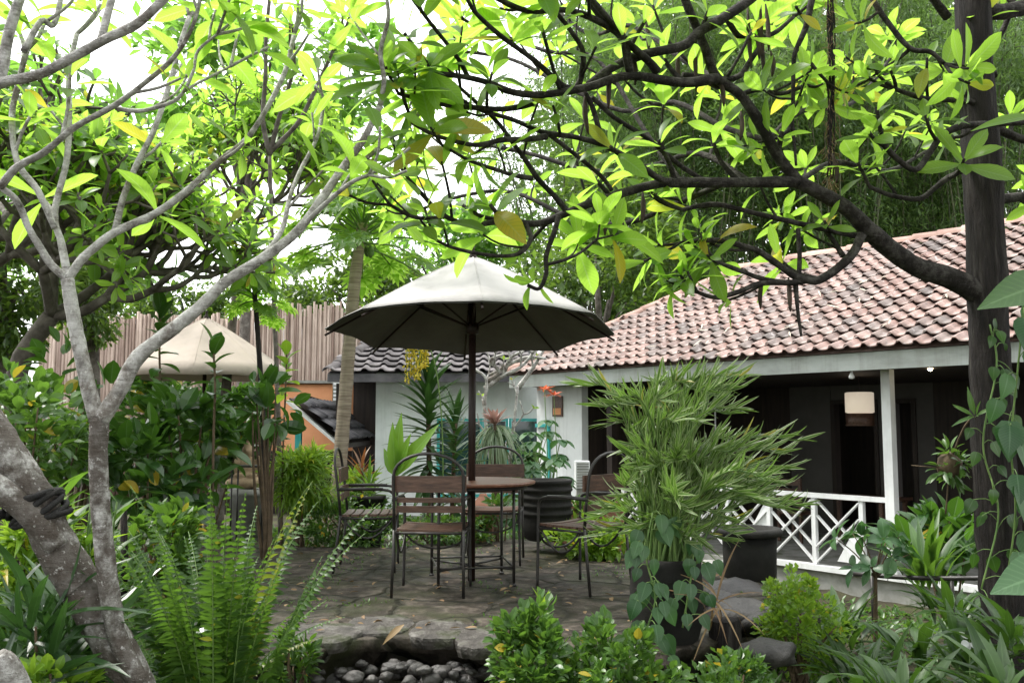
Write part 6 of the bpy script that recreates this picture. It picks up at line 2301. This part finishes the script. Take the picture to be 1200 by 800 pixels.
ORC = [(1010, 775, 4.6, 'orchid clump by the lime-tipped bush, lowest in the bed'), (1075, 745, 4.9, 'orchid clump in the middle of the bed under the pipe rail'), (1140, 760, 4.3, 'dark orchid clump at the foot of the upright trunk'),
       (1060, 800, 3.9, 'orchid clump cut by the lower picture edge'), (1190, 730, 4.2, 'orchid clump below the big pale heart-shaped leaf'), (1120, 700, 5.6, 'orchid clump behind the pipe rail'), (985, 720, 5.6, 'orchid clump under the house sill beside the pale-leaved shrub'), (1180, 800, 3.6, 'orchid clump in the lower picture corner')]
for px, py, Y, lab in ORC:
    b = at(px, py + 28, Y)
    b.z = max(b.z - .05, gz(b.x, b.y))
    strap_clump('orchid_clump', lab, b, 44, .29, .10, (20, 85), M['orchid_leaf'], .18, group='orchid clumps in the bed')
strap_clump('strap_plant', 'taller strap-leaved plant right of the white post base', at(1085, 690, 6.2), 40, .48, .06, (45, 88), M['fern_leaf'], .15)
# pale-leaved young shrub
t = thing('pale_leaved_shrub', 'young shrub with pale shiny leaves in front of the house sill', 'shrub', gpt(1026, 760, 5.9))
lf, sb = MB(), MB()
b = Vector(gpt(1026, 760, 5.9))
top = at(1026, 668, 5.9)
sb.tube(spline([b, (b + top) / 2, top], 4), np.linspace(.016, .011, 9), 7)
for i in range(11):
    az = i * 2.4
    o_ = Vector((math.cos(az), math.sin(az) * .8, 0))
    e = top + o_ * random.uniform(.12, .26) + Vector((0, 0, random.uniform(.02, .24)))
    sb.tube(spline([top - Vector((0, 0, .05)), (top + e) / 2, e], 3), np.linspace(.006, .003, 7), 5)
    whorl(lf, e, (o_ + Vector((0, 0, .8))).normalized(), 5, .15, .26, (40, 100), T_OVAL, (.1, .4), 0)
sb.build('stem', M['brown_stem'], t, True)
lf.build('foliage', M['blue_leaf'], t, True)
# dark broad leaf plant at the post foot
strap_clump('strap_plant', 'dark broad-leaved plant against the foot of the white post', at(1065, 650, 7.2), 16, .4, .14, (20, 70), M['rubber_leaf'], .1, T=T_OVAL)
# white flower on the bed
p = at(1136, 750, 4.2)
t = thing('white_flower', 'single white orchid bloom low in the bed', 'flower', tuple(p))
mb = MB()
whorl(mb, p, (0, -.8, .5), 6, .055, .28, (50, 95), T_OVAL, (0, .3), 0)
mb.build('petals', M['white_paint'], t, True)
mb = MB()
g = gz(p.x, p.y)
mb.tube([(p.x, p.y + .02, g), (p.x, p.y + .01, (p.z + g) / 2), tuple(p)], .003, 5)
mb.build('stem', M['green_stem'], t, True)
# small dead trunk stub between boulders
for px, py, Y, lab in ((848, 752, 5.0, 'rough brown stump between boulders and black pot'), (945, 745, 5.6, 'dark rotten stump under the house sill')):
    p = at(px, py, Y)
    g = gz(p.x, p.y)
    t = MB()
    t.tube([(p.x, p.y, g - .05), (p.x + .01, p.y, (g + p.z) / 2), (p.x, p.y, p.z + .12)], [.12, .09, .085], 12, wob=.12)
    tag(t.build('tree_stump', M['dark_bark'], None, True, loc=(p.x, p.y, g)), lab, 'stump')

# ---- loose cover: leaves on the ground, low weeds
def scatter(name, label, n, region, L, wr, T, mat, flat, zoff=.01, zfun=None, mask=None):
    P = []
    while len(P) < n:
        x, y = random.uniform(region[0], region[1]), random.uniform(region[2], region[3])
        if mask and not mask(x, y):
            continue
        P.append((x, y, (gz(x, y) if zfun is None else zfun(x, y)) + zoff))
    mb = MB()
    az = RNG.uniform(0, 6.28, n)
    D = np.stack([np.cos(az), np.sin(az), RNG.uniform(*flat, n)], 1)
    LL = L * RNG.uniform(.5, 1.2, n)
    leaves(mb, P, D, nrm(RNG.normal(0, .25, (n, 3)) + np.array([0, 0, 1])), LL, LL * wr, T, RNG.uniform(-.1, .3, n))
    return tag(mb.build(name, mat, None, True), label, name.replace('_', ' '), kind='stuff')


def in_ter(x, y):
    r_ = False
    j = len(TER) - 1
    for i in range(len(TER)):
        a, b = TER[i], TER[j]
        if (a.y > y) != (b.y > y) and x < (b.x - a.x) * (y - a.y) / (b.y - a.y) + a.x:
            r_ = not r_
        j = i
    return r_


off = lambda x, y: not in_ter(x, y)
scatter('ground_cover', 'low weeds and creeping leaves over the garden soil', 9000, (-5, 1.5, 2.6, 14), .10, .22, T_LANCE, M['hedge_leaf'], (.15, 1.2), 0, mask=lambda x, y: off(x, y) and not (-1.2 < x < .1 and y < 4.95))
scatter('ground_cover', 'creeping weeds in the lower garden beside the house', 5000, (.7, 5.5, 3.0, 11.5), .10, .22, T_LANCE, M['hedge_leaf'], (.15, 1.2), 0, mask=lambda x, y: off(x, y) and (x - 4.4) * HN.x + (y - 10.5) * HN.y < -.3)
scatter('fallen_leaves', 'dry fallen leaves lying on the flagstones', 190, (-2.4, 1.9, 5.0, 8.6), .06, .22, T_OVAL, M['dry_leaf'], (-.05, .15), .03, lambda x, y: 0, in_ter)
scatter('moss_tufts', 'tiny moss and weed tufts between the flagstones', 700, (-2.4, 1.9, 4.9, 8.6), .03, .2, T_TINY, M['hedge_leaf'], (.3, 1.5), .0, lambda x, y: 0.0, lambda x, y: in_ter(x, y) and noise.noise(Vector((x * 1.8, y * 1.8, 2))) > .22)
scatter('mossy_floor', 'mossy litter on the ground below the step', 900, (-1.4, .3, 3.4, 4.85), .035, .3, T_TINY, M['fern_leaf'], (.0, .5), .0)
# broken dry palm bits on the roof tiles
mb = MB()
for i in range(34):
    u_, v_ = random.uniform(-.5, 3.5), random.uniform(.08, .6)
    p = H(u_, EB + (RB - EB) * v_, EZ + (RZ - EZ) * v_ + .125)
    d = HU * random.uniform(-1, 1) + slope.normalized() * random.uniform(-1, 1)
    leaves(mb, [tuple(p)], [tuple(d)], [tuple((HN * -.5 + Vector((0, 0, 1))))], random.uniform(.12, .32), .013, T_LANCE, .05)
tag(mb.build('roof_litter', M['straw'], None, True), 'dry pale leaf litter caught on the red roof tiles', 'leaf litter', kind='stuff')
# orange-brown curled leaf sheath at the step
p = at(468, 765, 4.72)
mb = MB()
leaves(mb, [tuple(p + Vector((.02, .02, .14)))], [(-.7, -.35, -.45)], [(0, -.7, .6)], .15, .018, T_LANCE, .3)
tag(mb.build('dead_leaf', M['dry_leaf'], None, True, loc=tuple(p)), 'curled brown dead leaf lying against the step', 'leaf')
# rubber shrub sprigs reaching up in front of the beige umbrella
stalk_rosette('rubber_sprig', 'single sprig of big round leaves before the beige umbrella rim', gpt(250, 600, 7.0), [at(250, 520, 7.0), at(252, 455, 7.0), at(250, 405, 7.0)], .012, 13, .21, .26, T_OVAL, M['rubber_leaf'], M['brown_stem'], el=(15, 100), t0=.55)
stalk_rosette('rubber_sprig', 'tall sprig of upright glossy leaves by the pale limb', gpt(190, 600, 7.6), [at(190, 500, 7.6), at(187, 420, 7.6), at(188, 360, 7.6)], .012, 17, .23, .25, T_OVAL, M['rubber_leaf'], M['brown_stem'], el=(10, 95), t0=.55)
stalk_rosette('rubber_sprig', 'glossy sprig hanging beside the slender papaya stem', gpt(330, 600, 8.4), [at(332, 520, 8.4), at(335, 450, 8.4), at(336, 415, 8.4)], .010, 11, .2, .26, T_OVAL, M['lime_leaf'], M['brown_stem'], el=(20, 100), t0=.55)
shr('leafy_shrub', 'tall dark shrub mass in the gap below the beige umbrella', 'shrub', 110, 425, 250, 600, 13.0, .8, 1500, .2, .27, T_OVAL, M['rubber_leaf'], clumps=30, cs=.3, nstem=12, stem_r=.015)
shr('leafy_shrub', 'dark shrub behind the stone figure', 'shrub', 225, 440, 335, 590, 13.6, .7, 1200, .18, .27, T_OVAL, M['rubber_leaf'], clumps=30, cs=.3, nstem=12, stem_r=.015)
shr('leafy_shrub', 'dark broad-leaved shrub hiding the porch floor beside the upright trunk', 'shrub', 1062, 585, 1160, 690, 7.3, .35, 150, .2, .28, T_OVAL, M['rubber_leaf'], clumps=14, cs=.34, updir=.2)
vine('heart_leaf_vine', 'small-leaved creeper wrapped round the lower part of the upright trunk', [at(1150, 690, 4.95), at(1170, 600, 4.97), at(1152, 520, 4.97), at(1168, 430, 4.97), at(1160, 380, 4.97)], 26, .09, M['rubber_leaf'], .09)
